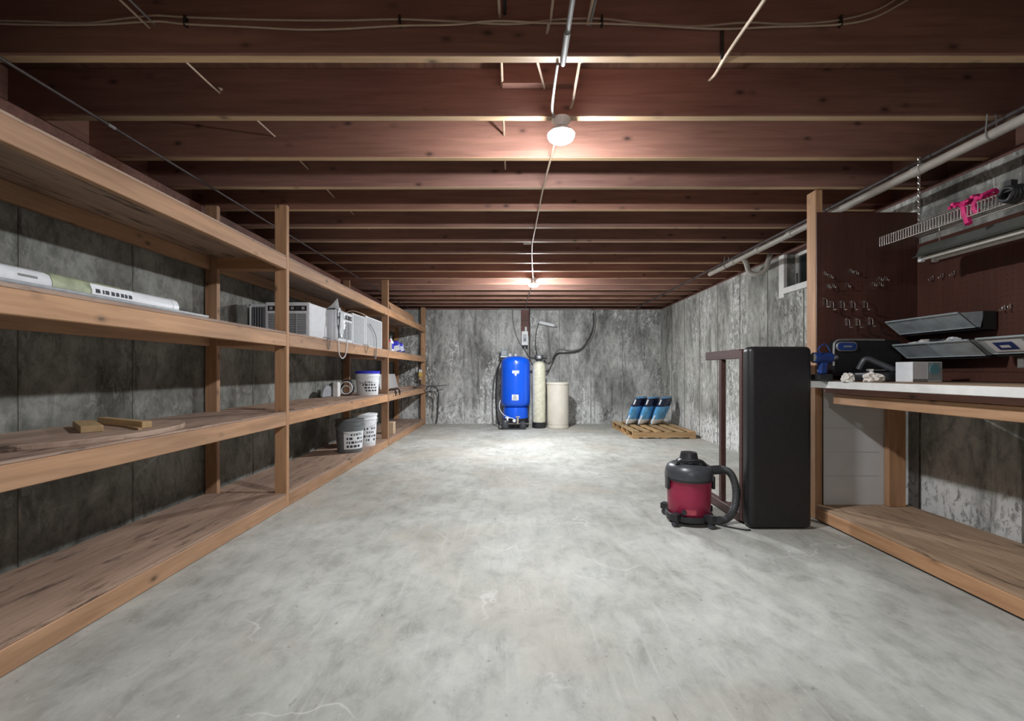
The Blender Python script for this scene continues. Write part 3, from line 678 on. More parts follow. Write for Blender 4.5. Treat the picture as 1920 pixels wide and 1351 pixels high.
# hooks
def hook_mb(big=False):
    mb = MB()
    if big:
        mb.tube(smoothpath([(0,0,.03),(0,-.02,.028),(0,-.03,.01),(0,-.03,-.02)]), .0028, 6)
        mb.tube([(.013*math.cos(a_), -.03+.013*math.sin(a_)-.013, -.03) for a_ in [2*PI*i/12 for i in range(13)]], .0026, 6)
        mb.cbox((0,-.002,.01),(.014,.003,.05))
    else:
        mb.tube(smoothpath([(0,0,.012),(0,-.012,.012),(0,-.018,.0),(0,-.016,-.012),(0,-.026,-.018),(0,-.034,-.006)]), .0026, 6)
        mb.cbox((0,-.002,.004),(.007,.003,.026))
    return mb
hs = obj('pegboard_hook', hook_mb(), 'chrome', smooth=True); hb = obj('pegboard_hook', hook_mb(True), 'chrome', smooth=True)
used = set()
def place_hook(src, loc, rz, label, group):
    o = src if src not in used else src.copy()
    if src in used: C.objects.link(o)
    used.add(src); o.location = loc; o.rotation_euler = (0,0,rz); tag(o, label, 'hook', group)
SM = [((1546,513),'top left hook of the left cluster high on the end pegboard'),((1556,518),'top right hook of the left cluster high on the end pegboard'),
      ((1552,537),'lower left hook of the left cluster high on the end pegboard'),((1561,536),'lower right hook of the left cluster high on the end pegboard'),
      ((1594,508),'left hook of the topmost pair on the end pegboard'),((1603,511),'right hook of the topmost pair on the end pegboard'),
      ((1588,535),'lone small bright hook just below the topmost pair on the end pegboard'),
      ((1637,533),'lower left hook of the right cluster on the end pegboard'),((1649,533),'lower right hook of the right cluster on the end pegboard'),
      ((1649,523),'upper left hook of the right cluster on the end pegboard'),((1660,523),'upper right hook of the right cluster on the end pegboard')]
for (px, py), lb_ in SM:
    q = W(px, py, 2.958); place_hook(hs, (q[0], 2.9605, q[2]), 0, lb_, 'small hooks on the end pegboard')
for (px, py), n_ in zip(((1545,568),(1557,573),(1577,573),(1597,573),(1620,573)), ('leftmost','second','middle','fourth','rightmost')):
    q = W(px, py, 2.958); place_hook(hb, (q[0], 2.9605, q[2]), 0, n_+' ring-ended hook in the upper row of five on the end pegboard', 'ring hooks, upper row')
for (px, py), n_ in zip(((1587,606),(1606,606),(1630,604)), ('left','middle','right')):
    q = W(px, py, 2.958); place_hook(hb, (q[0], 2.9605, q[2]), 0, n_+' ring-ended hook in the lower row of three on the end pegboard', 'ring hooks, lower row')
for (px, py), n_ in zip(((1747,521),(1766,517),(1788,512)), ('left','middle','right')):
    d_ = 2.72*820/(px-961); q = W(px, py, d_); place_hook(hs, (wx(d_)-.026, d_, q[2]), -PI/2, n_+' small bright hook in the row of three on the long pegboard', 'row of hooks on the long pegboard')
for (px, py), n_ in zip(((1884,577),(1895,575)), ('left','right')):
    d_ = 2.72*820/(px-961); q = W(px, py, d_); place_hook(hs, (wx(d_)-.026, d_, q[2]), -PI/2, n_+' small hook of the lone pair above the badged organiser', 'pair of hooks on the long pegboard')

# organisers on the long pegboard
def organiser(y0, y1, zt, zb, label, contents=False, badge=False):
    L = y1-y0
    t = thing('parts_organiser', label, 'organiser', (2.60, y0, zb), 0, 'clear-fronted parts organisers')
    h = zt-zb; X = lambda x_: x_-2.60
    xb = wx(y0)-.030-2.60
    obj('case', MB().prism([(X(2.605),-.014),(xb,-.014),(xb,h+.012),(X(2.64),h+.012),(X(2.64),h-.01),(X(2.625),.0)], 0, L), 'black_plastic', t, bevel=.003)
    obj('end_wall', MB().prism([(X(2.503),h),(X(2.60),0),(X(2.64),0),(X(2.64),h+.01)], 0, .004), 'clear_hazy', t)
    obj('end_wall', MB().prism([(X(2.503),h),(X(2.60),0),(X(2.64),0),(X(2.64),h+.01)], L-.004, L), 'clear_hazy', t)
    obj('clear_front', MB().prism([(X(2.50),h),(X(2.597),0),(X(2.602),.002),(X(2.506),h+.003)], .0, L), 'clear_hazy', t)
    obj('front_rim', MB().tube([(X(2.50),0,h),(X(2.50),L,h)], .006, 8), 'clear', t, smooth=True)
    obj('front_rim', MB().tube([(X(2.597),0,0),(X(2.597),L,0)], .004, 8), 'clear', t, smooth=True)
    for q in (0.0, .5, 1.0):
        obj('divider', MB().tube([(X(2.499),q*L,h-.002),(X(2.596),q*L,-.002)], .0035, 6), 'clear', t, smooth=True)
    if contents:
        r_ = random.Random(5)
        for i in range(9):
            c_ = (X(2.55)+r_.uniform(-.02,.03), r_.uniform(.06,L-.06), h+.004+r_.uniform(0,.012))
            obj('part_packet', MB().cbox((0,0,0),(.05,.045,.018), Matrix.Translation(c_) @ Matrix.Rotation(r_.uniform(0,3),4,'Z') @ Matrix.Rotation(r_.uniform(-.5,.5),4,'X')), r_.choice(['film','paper','black_plastic','red_hi']), t, bevel=.003)
    if badge:
        m_ = MB()
        def sl(u, yy, o_=.004): return (X(2.50)+.097*u-o_*.6, yy, h*(1-u)-o_*.75)
        bgo = obj('badge', MB().add([sl(.12,L-.20),sl(.12,L-.03),sl(.85,L-.03),sl(.85,L-.20)], [(0,1,2,3)]), 'lab_white', t)
        obj('badge_emblem', MB().add([sl(.25,L-.15,.006),sl(.25,L-.06,.006),sl(.72,L-.06,.006),sl(.72,L-.15,.006)], [(0,1,2,3)]), 'blue_plastic', bgo)
        obj('emblem_mark', MB().add([sl(.42,L-.125,.008),sl(.42,L-.08,.008),sl(.58,L-.08,.008),sl(.58,L-.125,.008)], [(0,1,2,3)]), 'lab_white', bgo)
    return t
organiser(2.455, 2.93, 1.332, 1.252, 'black parts organiser with hazy clear front, uppermost on the long pegboard')
organiser(2.40, 2.875, 1.175, 1.092, 'parts organiser overflowing with packets, below the uppermost one', contents=True)
organiser(1.50, 2.36, 1.178, 1.098, 'parts organiser with a blue badge at the right, beside the overflowing one', badge=True)
o = obj('wall_bracket', MB().cbox((0,0,0),(.03,.03,.06)), 'steel_dull', loc=(2.66, 2.28, 1.05), bevel=.004); tag(o, 'small grey bracket under the badged organiser', 'bracket')

# things on the bench top (z .941)
BT = .9412
q = W(1552, 0, 2.75)
t = thing('blue_drill', 'dark blue cordless drill standing at the far end of the bench', 'drill', (q[0], 2.80, BT))
obj('battery', MB().box(-.05,.045,-.04,.04,0,.045), 'black_plastic', t, bevel=.008, seg=2)
obj('grip', MB().prism([(-.025,.045),(.02,.045),(.03,.125),(-.02,.125)], -.02, .02), 'blue_plastic', t, bevel=.008, seg=2)
obj('motor_body', MB().tube([(-.055,0,.15),(.055,0,.15)], .034, 18), 'blue_plastic', t, smooth=True)
obj('chuck', MB().tube([(.055,0,.15),(.085,0,.15),(.10,0,.15)], [.026,.022,.010], 16), 'chrome', t, smooth=True)
obj('vent', MB().tube([(-.062,0,.15),(-.055,0,.15)], .028, 16), 'steel_dull', t, smooth=True)
obj('strap', MB().tube(smoothpath([(-.03,-.03,.17),(-.045,-.035,.21),(.0,-.03,.235),(.03,-.03,.19)]), .004, 6), 'blue_plastic', t, smooth=True)
tc = thing('tool_case', 'open black tool case with grey rounded rim leaning on the end pegboard', 'tool case', (0, 0, BT))
mcase = MB(); x0, x1 = W(1562,0,2.9)[0], W(1690,0,2.9)[0]; zc = .27
def rrect(x0, x1, z0, z1, r, n=5):
    pts = []
    for cx, cz, a0 in ((x1-r, z1-r, 0), (x0+r, z1-r, 90), (x0+r, z0+r, 180), (x1-r, z0+r, 270)):
        for i in range(n+1):
            a_ = math.radians(a0+90*i/n); pts.append((cx+r*math.cos(a_), cz+r*math.sin(a_)))
    return pts
obj('lid_shell', MB().prism(rrect(x0, x1, .03, zc, .035), 2.895, 2.945), 'black_fabric', tc, bevel=.004, seg=2)
rimp = [(x0, 2.893, .10), (x0, 2.893, zc-.045), (x0+.012, 2.893, zc-.012), (x0+.045, 2.893, zc), (x0+.2, 2.893, zc+.001), (x1-.12, 2.893, zc-.001)]
obj('rim', MB().tube(smoothpath(rimp), .007, 8), 'galv', tc, smooth=True)
obj('case_base', MB().box(x0+.05, x1-.01, 2.66, 2.893, .001, .055), 'black_plastic', tc, bevel=.012, seg=2)
bdg = obj('badge', MB().prism(rrect(x0+.012, x0+.15, zc-.075, zc-.012, .028), 2.884, 2.8935), 'galv', tc, bevel=.002)
obj('badge_plate', MB().prism(rrect(x0+.020, x0+.142, zc-.068, zc-.019, .023), 2.880, 2.8838), 'blue_plastic', bdg)
obj('badge_mark', MB().box(x0+.055, x0+.11, 2.8785, 2.8798, zc-.048, zc-.038), 'galv', bdg)
obj('handle', MB().tube(smoothpath([(x0+.09,2.80,.075),(x0+.12,2.78,.14),(x0+.17,2.75,.115),(x0+.23,2.70,.07)]), .018, 10), 'dark_plastic', tc, smooth=True)
t = thing('hand_tool', 'bright steel driver lying on the black tool case', 'hand tool', (W(1665,0,2.70)[0], 2.72, BT+.057))
obj('shaft', MB().tube([(-.09,0,.012),(.06,0,.012)], .006, 8), 'chrome', t, smooth=True)
obj('head', MB().cbox((-.095,0,.013),(.035,.02,.018)), 'chrome', t, bevel=.003)
obj('bit', MB().tube([(.03,.02,.012),(.03,.02,.05)], .006, 8), 'lab_white', t, smooth=True)
def crumple(name, loc, s, mat, label, cat, seed, flat=.7):
    r_ = random.Random(seed); bm = bmesh.new(); bmesh.ops.create_icosphere(bm, subdivisions=3, radius=1)
    for v_ in bm.verts:
        k_ = 1+r_.uniform(-.28,.22); v_.co = Vector((v_.co.x*s[0]*k_, v_.co.y*s[1]*k_, max(-.0, v_.co.z*k_*flat+.35)*s[2]))
    me = bpy.data.meshes.new(name); bm.to_mesh(me); bm.free(); me.materials.append(M[mat])
    o = bpy.data.objects.new(name, me); C.objects.link(o); o.location = loc; return tag(o, label, cat)
crumple('crumpled_cloth', (W(1632,0,2.62)[0], 2.60, BT), (.055,.04,.055), 'paper', 'crumpled white rag on the bench in front of the tool case', 'rag', 3)
crumple('crumpled_cloth', (W(1590,0,2.62)[0], 2.62, BT), (.03,.03,.05), 'paper', 'small white rag ball left of the bigger rag on the bench', 'rag', 5)
t = thing('cardboard_box', 'small pale printed box on the bench below the overflowing organiser', 'box', (W(1722,0,2.6)[0], 2.60, BT), math.radians(8))
obj('box_body', MB().box(-.10,.10,-.05,.05,0,.118), 'lab_white', t, bevel=.002)
obj('label', MB().box(.0,.099,-.0515,-.0502,.01,.115), 'clear_hazy', t)
obj('emblem', MB().tube([(.045,-.0518,.075),(.045,-.0535,.075)], .032, 20), 'lab_teal', t)
obj('flap', MB().box(-.10,-.0,-.053,-.0502,.0,.018), 'galv', t)

# wire shelf, chains and fixture hanging on the right
RX0, RX1, RZ = 2.30, 2.54, 1.84
wsx = thing('wire_shelf', 'hanging wire shelf suspended by chains over the workbench', 'wire shelf', (RX0, 1.7, RZ))
ys = 1.25-1.7; ye = 2.74-1.7
for xx, zz, rr, nm_ in ((0,0,.0042,'edge_wire'),(0,-.055,.0042,'lip_wire'),(.24,0,.0042,'edge_wire'),(.12,-.004,.003,'edge_wire')):
    obj(nm_, MB().tube([(xx,ys,zz),(xx,ye,zz)], rr, 8), 'chrome', wsx, smooth=True)
cwm = MB(); yy = ys
while yy < ye+.001:
    cwm.tube([(.245,yy,.005),(.0,yy,.005),(-.004,yy,-.0),(-.004,yy,-.057)], .0024, 5, True); yy += .0165
o = obj('cross_wires', cwm, 'chrome', wsx); o['kind'] = 'stuff'
def chain(y_, x_, label):
    mb = MB(); z = RZ+.012; i = 0
    while z < ZJ-.015:
        a_ = [2*PI*k_/8 for k_ in range(9)]
        if i % 2: mb.tube([(x_+.006*math.cos(t_), y_, z+.011*math.sin(t_)) for t_ in a_], .0016, 5, False)
        else: mb.tube([(x_, y_+.006*math.cos(t_), z+.011*math.sin(t_)) for t_ in a_], .0016, 5, False)
        z += .017; i += 1
    return tag(obj('hanging_chain', mb, 'chrome'), label, 'chain')
chain(2.48, 2.305, 'thin metal chain holding the far end of the wire shelf')
chain(1.45, 2.305, 'thin metal chain holding the near end of the wire shelf')
slt = thing('shop_light', 'unlit fluorescent shop light hanging below the wire shelf', 'light fixture', (2.46, 1.7, 1.665))
obj('housing', MB().prism([(-.06,.028),(.06,.028),(.035,.080),(-.035,.080)], -.7, .905), 'shop_housing', slt, bevel=.003)
obj('reflector', MB().prism([(-.085,.008),(-.088,.010),(-.058,.030),(.058,.030),(.088,.010),(.085,.008),(.056,.027),(-.056,.027)], -.7, .90), 'shop_housing', slt)
for xx in (-.04, .04):
    obj('tube', MB().tube([(xx,-.68,.004),(xx,.875,.004)], .013, 14), 'tube', slt, smooth=True)
    obj('socket', MB().cbox((xx,.888,.008),(.03,.022,.045)), 'white_plastic', slt, bevel=.003)
for yy in (-.3, .82): obj('hanger', MB().tube([(0,yy,.08),(0,yy,.170)], .003, 6), 'chrome', slt)
def ribbon(loc, label):
    mb = MB(); r_ = random.Random(9)
    for i in range(11):
        y0_ = -.08+i*.016; z0_ = .012
        p_ = [(-.03+r_.uniform(-.01,.01), y0_, .008+r_.uniform(0,.02)), (.02, y0_+r_.uniform(-.02,.02), .02+r_.uniform(0,.02)), (.07+r_.uniform(-.02,.02), y0_+r_.uniform(-.03,.03), .012)]
        mb.tube(smoothpath(p_, 3), .009, 5)
    mb.tube(smoothpath([(-.012,.02,.02),(-.022,.01,-.02),(-.018,.0,-.07),(-.02,-.01,-.10)],4), .016, 6)
    mb.tube(smoothpath([(-.012,-.05,.02),(-.022,-.04,-.02),(-.018,-.05,-.06)],4), .014, 6)
    return tag(obj('pink_ribbon', mb, 'pink', loc=loc, smooth=True), label, 'ribbon')
ribbon((2.325, 2.22, RZ+.008), 'bunch of bright pink ribbon on the wire shelf')
mb = MB()
for k_ in range(5):
    a_ = [2*PI*i/16 for i in range(17)]
    mb.tube([(.012*k_-.02+.004*math.sin(3*t_+k_), (.030+.003*k_)*math.cos(t_), (.028+.002*k_)*math.sin(t_)-.02) for t_ in a_], .008, 6, False)
mb.cbox((0,0,.015),(.03,.03,.05))
tag(obj('cord_coil', mb, 'cable_black', loc=(RX0-.045, 1.98, RZ-.015), smooth=True), 'coiled black cord hooked on the wire shelf edge', 'cord')

# ------------------------------------------------------------------ things on the shelving
Z1, Z2, Z3, Z4 = .1065, .7065, 1.2975, 1.8605
# long LED fixture in wrap and flat tray beneath
ty = obj('metal_tray', MB().box(-.075,.075,-.95,.57,.0005,.004).box(-.075,-.071,-.95,.57,.004,.014).box(.071,.075,-.95,.57,.004,.014), 'tray', loc=(-1.755, 1.85, Z3), bevel=.001); tag(ty, 'long flat grey metal tray on the middle shelf under the white light strip', 'tray')
lf = thing('light_strip', 'long white light strip with pale green packaging sleeve on the metal tray', 'light fixture', (-1.765, 1.6, Z3+.0145))
prof = [(-.058,.0),(.058,.0),(.060,.02),(.050,.045),(.03,.056),(-.03,.056),(-.05,.045),(-.060,.02)]
obj('diffuser', MB().prism(prof, -.8, .63), 'white_plastic', lf, smooth=True)
obj('end_cap', MB().prism([(x_*1.03, z_*1.03) for x_, z_ in prof], .60, .635), 'white_plastic', lf, smooth=True)
obj('sleeve', MB().prism([(x_*1.04, z_*1.05) for x_, z_ in prof], .02, .33), 'green_pack', lf, smooth=True)
inkm = obj('sleeve_label', MB().prism([(.0605,.004),(.0635,.004),(.064,.022),(.0535,.047),(.0515,.047),(.0625,.021)], .17, .37), 'lab_white', lf)
mk = MB(); r_ = random.Random(2); yy = .185
while yy < .36:
    w_ = r_.uniform(.006,.02); mk.prism([(.0645,.012),(.0652,.012),(.0655,.020),(.0625,.028),(.0618,.028),(.0645,.020)], yy, yy+w_); yy += w_+r_.uniform(.004,.012)
obj('print', mk, 'lab_ink', inkm)
mk = MB(); mk.prism([(.0605,.022),(.0615,.022),(.059,.030),(.058,.030)], -.09, -.03)
obj('print', mk, 'cable_grey', lf)

# air conditioners
def ac(name_label, loc, rz, w_, h_, d_, controls=True, plain_front=False, grille_frac=.62):
    t = thing('window_air_conditioner', name_label, 'air conditioner', loc, rz, 'window air conditioners on the middle shelf')
    obj('cabinet', MB().box(-w_/2, w_/2, .0, d_, 0, h_), 'white_plastic', t, bevel=.008, seg=2)
    fr = obj('front_bezel', MB().box(-w_/2-.004, w_/2+.004, -.030, -.0005, .0, h_+.003), 'white_plastic', t, bevel=.010, seg=3)
    if plain_front:
        obj('front_panel', MB().box(-w_/2+.015, w_/2-.03, -.0325, -.0302, .012, h_-.012), 'grey_plastic', t, bevel=.001)
    else:
        gz1 = h_*grille_frac+.02
        obj('grille', MB().box(-w_/2+.025, w_/2-.025, -.0315, -.0302, .03, gz1), 'grille', t)
        n_ = 9
        for i in range(n_):
            z_ = .034+(gz1-.04)*i/(n_-1); obj('louver', MB().box(-w_/2+.026, w_/2-.026, -.038, -.032, z_-.0025, z_+.0025), 'grey_plastic', t)
        for i in range(1, 4):
            x_ = -w_/2+.025+(w_-.05)*i/4; obj('grille_bar', MB().box(x_-.003, x_+.003, -.0395, -.0315, .03, gz1), 'grey_plastic', t)
        if controls:
            cp = obj('control_panel', MB().box(-w_/2+.02, w_/2-.02, -.034, -.0302, gz1+.022, h_-.028), 'black_plastic', t, bevel=.002)
            for i in range(7):
                x_ = -w_/2+.05+i*(w_-.1)/6; obj('vane', MB().box(x_-.012, x_+.012, -.037, -.0342, gz1+.032, h_-.038), 'dark_plastic' if i%2 else 'grey_plastic', cp)
    return t
a1 = ac('white window air conditioner with black control strip behind the tall near post', (W(541,0,3.78)[0]-.0, 3.79, Z3), 0, .375, .30, .34)
obj('side_curtain', MB().box(-.33,-.195,-.02,.0,.0,.285).box(-.33,-.315,-.026,-.02,.0,.285).box(-.33,-.195,-.026,-.02,.27,.285), 'white_plastic', a1, bevel=.002)
obj('curtain_pleats', MB().box(-.312,-.20,-.024,-.0205,.012,.262), 'dark_plastic', a1)
for i in range(5): obj('pleat', MB().box(-.30+i*.022,-.297+i*.022,-.028,-.024,.012,.262), 'grille', a1)
a2 = ac('white window air conditioner with grey grille, wrapped in film, second along the shelf', (-1.705, 4.37, Z3), PI/2, .40, .30, .42, True)
a3 = ac('narrow white window air conditioner with plain grey panel, third along the shelf', (-1.715, 4.81, Z3), PI/2, .38, .325, .42, plain_front=True)
a4 = ac('widest plain white air conditioner, last before the second post', (-1.72, 5.36, Z3), PI/2, .62, .35, .42, plain_front=True)
# plastic film draped over the second unit
fm = MB(); r_ = random.Random(11); nx, ny = 12, 12; vs = []
for i in range(nx):
    for j in range(ny):
        u, v_ = i/(nx-1), j/(ny-1)
        yy = 4.165+.17*u+r_.uniform(-.006,.006)
        if v_ < .3: x_, z_ = -1.80+.40*v_*1.0, Z3+.3075+r_.uniform(.0,.008)
        else: x_, z_ = -1.664+r_.uniform(-.003,.008), Z3+.306-(v_-.3)*.40*(1-.5*abs(2*u-1))
        if i == 2 and j == 3: x_, z_ = x_+.01, z_+.10
        elif 1 <= i <= 3 and 2 <= j <= 4: z_ += .03
        vs.append((x_, yy, z_))
fm.add(vs, [(i*ny+j, (i+1)*ny+j, (i+1)*ny+j+1, i*ny+j+1) for i in range(nx-1) for j in range(ny-1)])
o = obj('plastic_film', fm, 'film'); s_ = o.modifiers.new('t', 'SOLIDIFY'); s_.thickness = .002; s_.offset = 0
tag(o, 'torn white plastic film with a pointed corner draped over the second air conditioner', 'plastic film')
def hang(pts, label, mat='white_plastic', r=.005):
    return cable('power_cord', pts, r, mat, label, 'cord')
XE = XF+.008
hang([(-1.69,4.16,Z3+.012),(XE,4.17,Z3+.006),(XE+.002,4.18,Z3-.08),(XE,4.20,Z3-.13),(XE,4.27,Z3-.165),(XE,4.35,Z3-.13),(XE+.002,4.38,Z3-.06),(XE,4.40,Z3+.006),(-1.68,4.42,Z3+.03)], 'white cord looping down over the shelf edge below the film-wrapped unit')
hang([(-1.69,3.90,Z3+.012),(XE,3.92,Z3+.004),(XE,3.94,Z3-.07),(XE,3.965,Z3-.09),(XE,3.98,Z3-.05),(XE,3.98,Z3+.005),(-1.69,3.99,Z3+.012)], 'grey cord dangling over the shelf edge below the first air conditioner', 'cable_grey', .004)
hang([(-1.69,4.92,Z3+.012),(XE,4.93,Z3+.004),(XE,4.95,Z3-.05),(XE,5.0,Z3-.075),(XE,5.03,Z3-.04),(XE,5.04,Z3+.005),(-1.69,5.05,Z3+.012)], 'short cream cord drooping over the shelf edge below the third unit', 'cable', .005)
hang([(-1.667,5.10,Z3+.26),(-1.664,5.22,Z3+.21),(-1.662,5.33,Z3+.12),(XE+.003,5.33,Z3+.01),(XE,5.33,Z3-.10),(XE,5.30,Z3-.14),(XE,5.27,Z3-.09),(XE,5.27,Z3-.02)], 'grey cord across the last air conditioner hanging below the shelf', 'cable_grey', .005)
hang([(-1.95,4.95,Z3+.327),(-1.85,5.0,Z3+.40),(-1.75,5.08,Z3+.38),(-1.72,5.2,Z3+.357)], 'pale cord arching between the tops of the last two units', 'cable', .005)
hang([(-1.668,4.22,Z3+.30),(-1.652,4.18,Z3+.22),(-1.650,4.16,Z3+.12),(-1.652,4.15,Z3+.02)], 'dark cord hanging down the film-wrapped air conditioner', 'dark_plastic', .006)

# bay three, middle shelf
t = thing('cleaner_bottle', 'white bottle with dark spray head beyond the second post', 'bottle', (-1.80, 6.45, Z3))
obj('bottle_body', MB().lathe([(0,0),(.045,0),(.048,.02),(.046,.14),(.02,.18),(.016,.20),(0,.20)], n=20), 'lab_white', t, smooth=True)
obj('spray_head', MB().cbox((.0,-.01,.222),(.03,.075,.035)).cbox((0,-.035,.19),(.012,.012,.04)), 'dark_plastic', t, bevel=.004)
obj('label', MB().patch(.0475, -2.6, .6, .04, .12), 'blue_lid', t)
t = thing('cleaner_bottle', 'small pink-white bottle just beyond the second post', 'bottle', (-1.745, 6.20, Z3))
obj('bottle_body', MB().lathe([(0,0),(.032,0),(.034,.01),(.033,.10),(.015,.13),(0,.13)], n=16), 'pvc', t, smooth=True)
obj('cap', MB().lathe([(0,.13),(.018,.13),(.018,.155),(0,.157)], n=14), 'pink', t, smooth=True)
for i, (yy, lab) in enumerate(((6.72,'blue and white packet tilted in the third bay, nearer one'), (6.95,'blue and white packet tilted in the third bay, farther one'))):
    t = thing('cleaning_packet', lab, 'packet', (-1.76, yy, Z3+.004), math.radians(10))
    R = Matrix.Rotation(math.radians(-14), 4, 'Y')
    obj('packet_body', MB().box(-.05,.05,-.09,.09,.012,.17-.02*i, R), 'blue_lid', t, bevel=.01, seg=2)
    obj('label', MB().box(.0505,.052,-.07,.02,.03,.12, R), 'lab_white', t)
    obj('label', MB().box(-.045,.045,-.0915,-.0905,.02,.10, R), 'lab_white', t)
o = obj('dark_bag', MB().box(-.12,.12,-.2,.2,0,.22), 'dark_plastic', loc=(-2.02, 7.1, Z3), bevel=.07, seg=4, smooth=True); tag(o, 'dark bag at the back of the third bay on the middle shelf', 'bag')

# oval board with offcuts, lower shelf
ov = MB().lathe([(0,0),(.995,0),(1,.004),(1,.020),(.995,.024),(0,.024)], n=56, sx=.288, sy=.45)
o = obj('oval_board', ov, 'ply', loc=(-1.955, 2.02, Z2), smooth=False); tag(o, 'thin oval wooden board lying on the lower shelf nearest the camera', 'board')
bz = Z2+.0245
def offcut(x0, y0, x1, y1, wd, ht, label, z=bz):
    a_ = math.atan2(y1-y0, x1-x0); L = math.hypot(x1-x0, y1-y0)
    o = obj('wood_offcut', MB().box(0, L, -wd/2, wd/2, 0, ht), 'block', loc=(x0, y0, z), bevel=.002); o.rotation_euler = (0,0,a_)
    tag(o, label, 'wood offcut'); return o
offcut(-2.13, 2.17, -1.875, 1.95, .075, .030, 'short wide wood offcut on the oval board, the left one')
offcut(-2.16, 2.30, -1.755, 2.10, .040, .032, 'long narrow wood offcut on the oval board, the right one')
o = obj('splinter_stick', MB().box(0,.16,-.008,.008,0,.01), 'block', loc=(-1.86, 2.12, bz)); o.rotation_euler = (0,0,-.6); tag(o, 'thin wood splinter beside the long offcut', 'wood scrap')
o = obj('loose_plywood', MB().box(-.28,.26,-.55,.6,0,.006), 'ply', loc=(-1.97, 3.95+.03, Z2), bevel=.001); tag(o, 'thin loose plywood sheet on the lower shelf past the near post', 'board')
# second bay lower shelf
o = obj('arched_panel', MB().prism([(-.15,0)]+[(.15*math.cos(PI-PI*i/14), .13*math.sin(PI*i/14)+.0) for i in range(1,14)]+[(.15,0)], -.008, .008, 0), 'grille', loc=(-2.15, 5.08, Z2+.007), bevel=.002); tag(o, 'grey arched panel standing against the wall on the lower shelf', 'panel')
o = obj('white_block', MB().box(-.03,.03,-.04,.04,0,.17), 'white_paint', loc=(-2.10, 5.22, Z2), bevel=.004); tag(o, 'white upright block near the second post on the lower shelf', 'block')
o = obj('grey_sheet', MB().box(-.2,.2,-.5,.5,0,.012), 'tray', loc=(-2.02, 5.10, Z2), bevel=.002)
bpy.data.objects.remove(o)
cl = MB()
for k_ in range(5):
    a_ = [2*PI*i/20 for i in range(21)]
    cl.tube([(.09*math.cos(t_), .012*k_, .09*math.sin(t_)+.10) for t_ in a_], .0065, 6, False)
o = obj('cable_coil', cl, 'cable_black', loc=(-2.03, 5.365, Z2+.0045), smooth=True); o.scale = (.8,1,1); tag(o, 'upright coil of black cable left of the blue-lidded bucket', 'cable')
def coil_white(loc):
    m2 = MB(); a_ = [2*PI*i/20 for i in range(21)]
    m2.tube([(.075*math.cos(t_), -.012, .075*math.sin(t_)+.10) for t_ in a_], .006, 6, False)
    m2.tube([(.055*math.cos(t_), -.014, .05*math.sin(t_)+.075) for t_ in a_], .006, 6, False)
    o = obj('cable_coil', m2, 'lab_white', loc=loc, smooth=True); tag(o, 'thin white cable coil in front of the black coil', 'cable')
coil_white((-2.03, 5.348, Z2+.0))
def bucket(loc, rz, r0, r1, h, mat, label, lid=None, text=True, labmat='lab_white'):
    t = thing('bucket', label, 'bucket', loc, rz)
    obj('pail', MB().lathe([(0,0),(r0,0),(r0+.002,.004),(r1,h-.06),(r1+.006,h-.058),(r1+.006,h-.05),(r1,h-.048),(r1+.002,h),(r1-.006,h),(r1-.008,h-.05),(r0-.004,.01),(0,.01)], n=36), mat, t, smooth=True)
    if lid: obj('lid', MB().lathe([(r1+.003,h-.022),(r1+.009,h-.020),(r1+.010,h+.006),(r1-.004,h+.012),(r1-.015,h+.004),(0,h+.004)], n=36), lid, t, smooth=True)
    else: obj('lid', MB().lathe([(r1+.003,h-.014),(r1+.008,h-.012),(r1+.008,h+.004),(0,h+.004)], n=36), mat, t, smooth=True)
    obj('handle', MB().tube(smoothpath([((r1+.01)*math.cos(a_), (r1+.012)*math.sin(a_), h-.055-.09*math.sin(a_+PI) ) for a_ in [PI+PI*i/10 for i in range(11)]]), .003, 6), 'galv', t, smooth=True)
    lb_ = obj('label', MB().patch(r0+(r1-r0)*.22+.001, -2.2, -.45, h*.12, h*.66, n=14, r1=r0+(r1-r0)*.80+.001), labmat, t)
    r_ = random.Random(len(label)); ik = MB()
    for row in range(4):
        a_ = -2.0
        while a_ < -.7:
            w_ = r_.uniform(.06,.26); zz0 = h*(.17+.12*row); rr = r0+(r1-r0)*((zz0/h))+.0045
            if r_.random() < .75: ik.patch(rr, a_, a_+w_, zz0, zz0+h*.07, n=3, t=.0006, r1=rr+(r1-r0)*.07)
            a_ += w_+.08
    obj('print', ik, 'lab_ink', lb_)
    return t
bucket((-1.855, 5.60, Z2), .3, .125, .145, .295, 'lab_white', 'white printed bucket with blue lid on the lower shelf', 'blue_lid')
bucket((-1.835, 4.93, Z1), .55, .130, .150, .36, 'bucket_grey', 'grey bucket with white label on the bottom shelf')
bucket((-1.815, 5.35, Z1), .4, .130, .150, .38, 'lab_white', 'white bucket right behind the grey one on the bottom shelf')
# third bay odds
offc = [(.10, 6.25, 'tan upright wood block on the bottom shelf beyond the second post')]
o = obj('wood_block', MB().box(-.045,.045,-.06,.06,0,.17), 'tan', loc=(-1.76, 6.35, Z1), bevel=.003); tag(o, offc[0][2], 'wood block')
for i, (y0, y1, x_, z_, lb_) in enumerate(((6.0, 8.25, -1.80, 0, 'long grey-brown plank at the front of the third bay lower shelf'), (6.1, 8.2, -1.93, 0, 'long weathered plank second from the front on the third bay lower shelf'), (6.15, 8.1, -1.86, .021, 'thin plank lying across the two others in the third bay'))):
    o = obj('loose_plank', MB().box(-.055,.055,y0,y1,0,.02), 'ply', loc=(x_, 0, Z2+z_), bevel=.002); tag(o, lb_, 'plank')
o = obj('grey_panel', MB().box(-.01,.01,-.5,.5,0,.26), 'foam', loc=(-1.99, 7.1, Z2+.006), bevel=.002); o.rotation_euler = (0,-.25,0); tag(o, 'pale panel leaning at the back of the third bay lower shelf', 'panel')
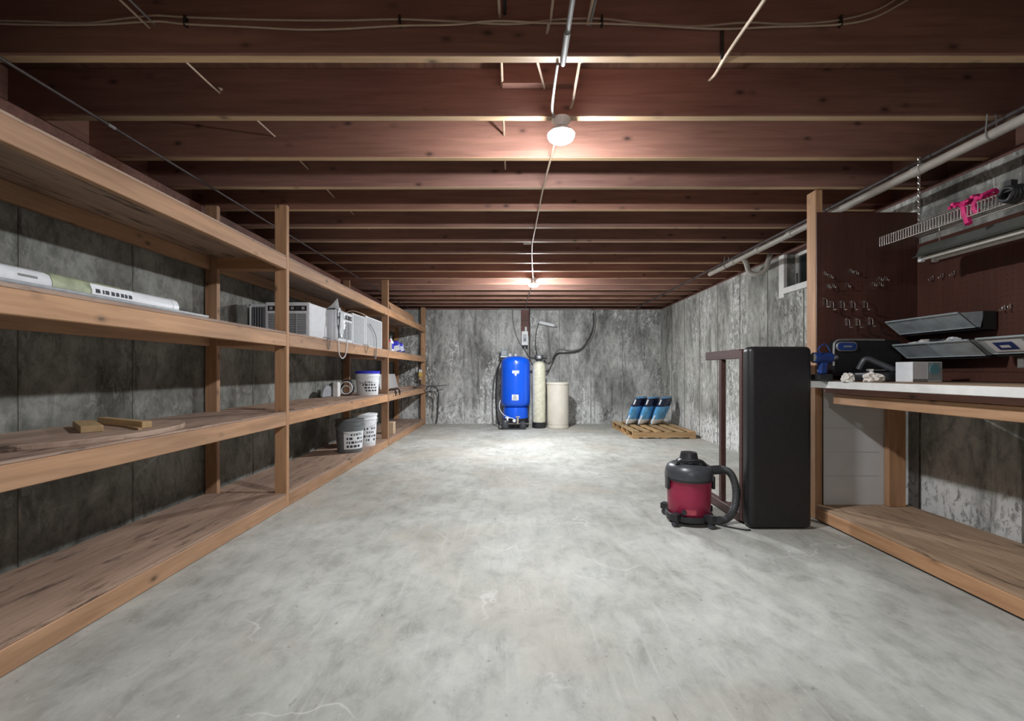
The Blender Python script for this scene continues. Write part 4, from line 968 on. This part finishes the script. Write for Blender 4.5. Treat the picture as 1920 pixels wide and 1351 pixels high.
for i, (yy, lb_) in enumerate(((6.12, 'black spring clamp on the shelf edge nearest the second post'), (6.33, 'black spring clamp on the shelf edge a little farther on'))):
    t = thing('spring_clamp', lb_, 'clamp', (-1.69, yy, Z2+.0205), 0, 'black clamps on the shelf edge')
    obj('jaw', MB().tube(smoothpath([(-.05,0,.012),(0,0,.03),(.045,0,.02),(.05,0,-.03)]), .010, 8), 'black_plastic', t, smooth=True)
    obj('jaw', MB().tube(smoothpath([(.03,0,.03),(.06,0,.0),(.055,0,-.06)]), .009, 8), 'black_plastic', t, smooth=True)
cable('garden_hose', [(-1.60,8.15,.70),(-1.55,8.2,.735),(-1.46,8.3,.71),(-1.42,8.38,.60),(-1.43,8.41,.42),(-1.44,8.41,.2),(-1.46,8.40,.02)], .012, 'rubber', 'dark garden hose arching from the shelving end down the far wall', 'hose')
cable('garden_hose', [(-1.62,8.2,.69),(-1.53,8.25,.66),(-1.50,8.36,.55),(-1.515,8.40,.4),(-1.52,8.40,.25)], .009, 'cable_grey', 'grey tube hanging inside the dark garden hose arch', 'hose')
cable('garden_hose', [(-1.72,7.6,.735),(-1.66,7.9,.77),(-1.62,8.1,.74),(-1.45,8.2,.74),(-1.25,8.3,.75)], .008, 'rubber', 'thin black tube sticking out past the end of the shelving', 'tube')
t = thing('hanging_tag', 'white and yellow small container on the end post of the shelving', 'container', (-1.755, 8.33, .92))
obj('cap', MB().cbox((0,0,.10),(.06,.03,.05)), 'lab_white', t, bevel=.006)
obj('body', MB().cbox((0,0,.03),(.07,.03,.09)), 'yellow', t, bevel=.008)
obj('foot', MB().cbox((0,0,-.045),(.05,.03,.05)), 'tan', t, bevel=.004)
for i, (dy, lab) in enumerate(((0, 'upper thin trim board lying on top of the shelving past the second post'),(.0, 'lower thin trim board on top of the shelving past the second post'))):
    o = obj('trim_board', MB().box(-.01,.01,-.75,.75,0,.125), 'stud_y', loc=(-1.70-i*.05, 6.85+i*.2, Z4+.004), bevel=.002); o.rotation_euler = (0, -.35, 0)
    tag(o, lab if i else 'front trim board standing on edge on top of the shelving', 'board')
    if i: o['label'] = 'rear trim board standing on edge on top of the shelving'
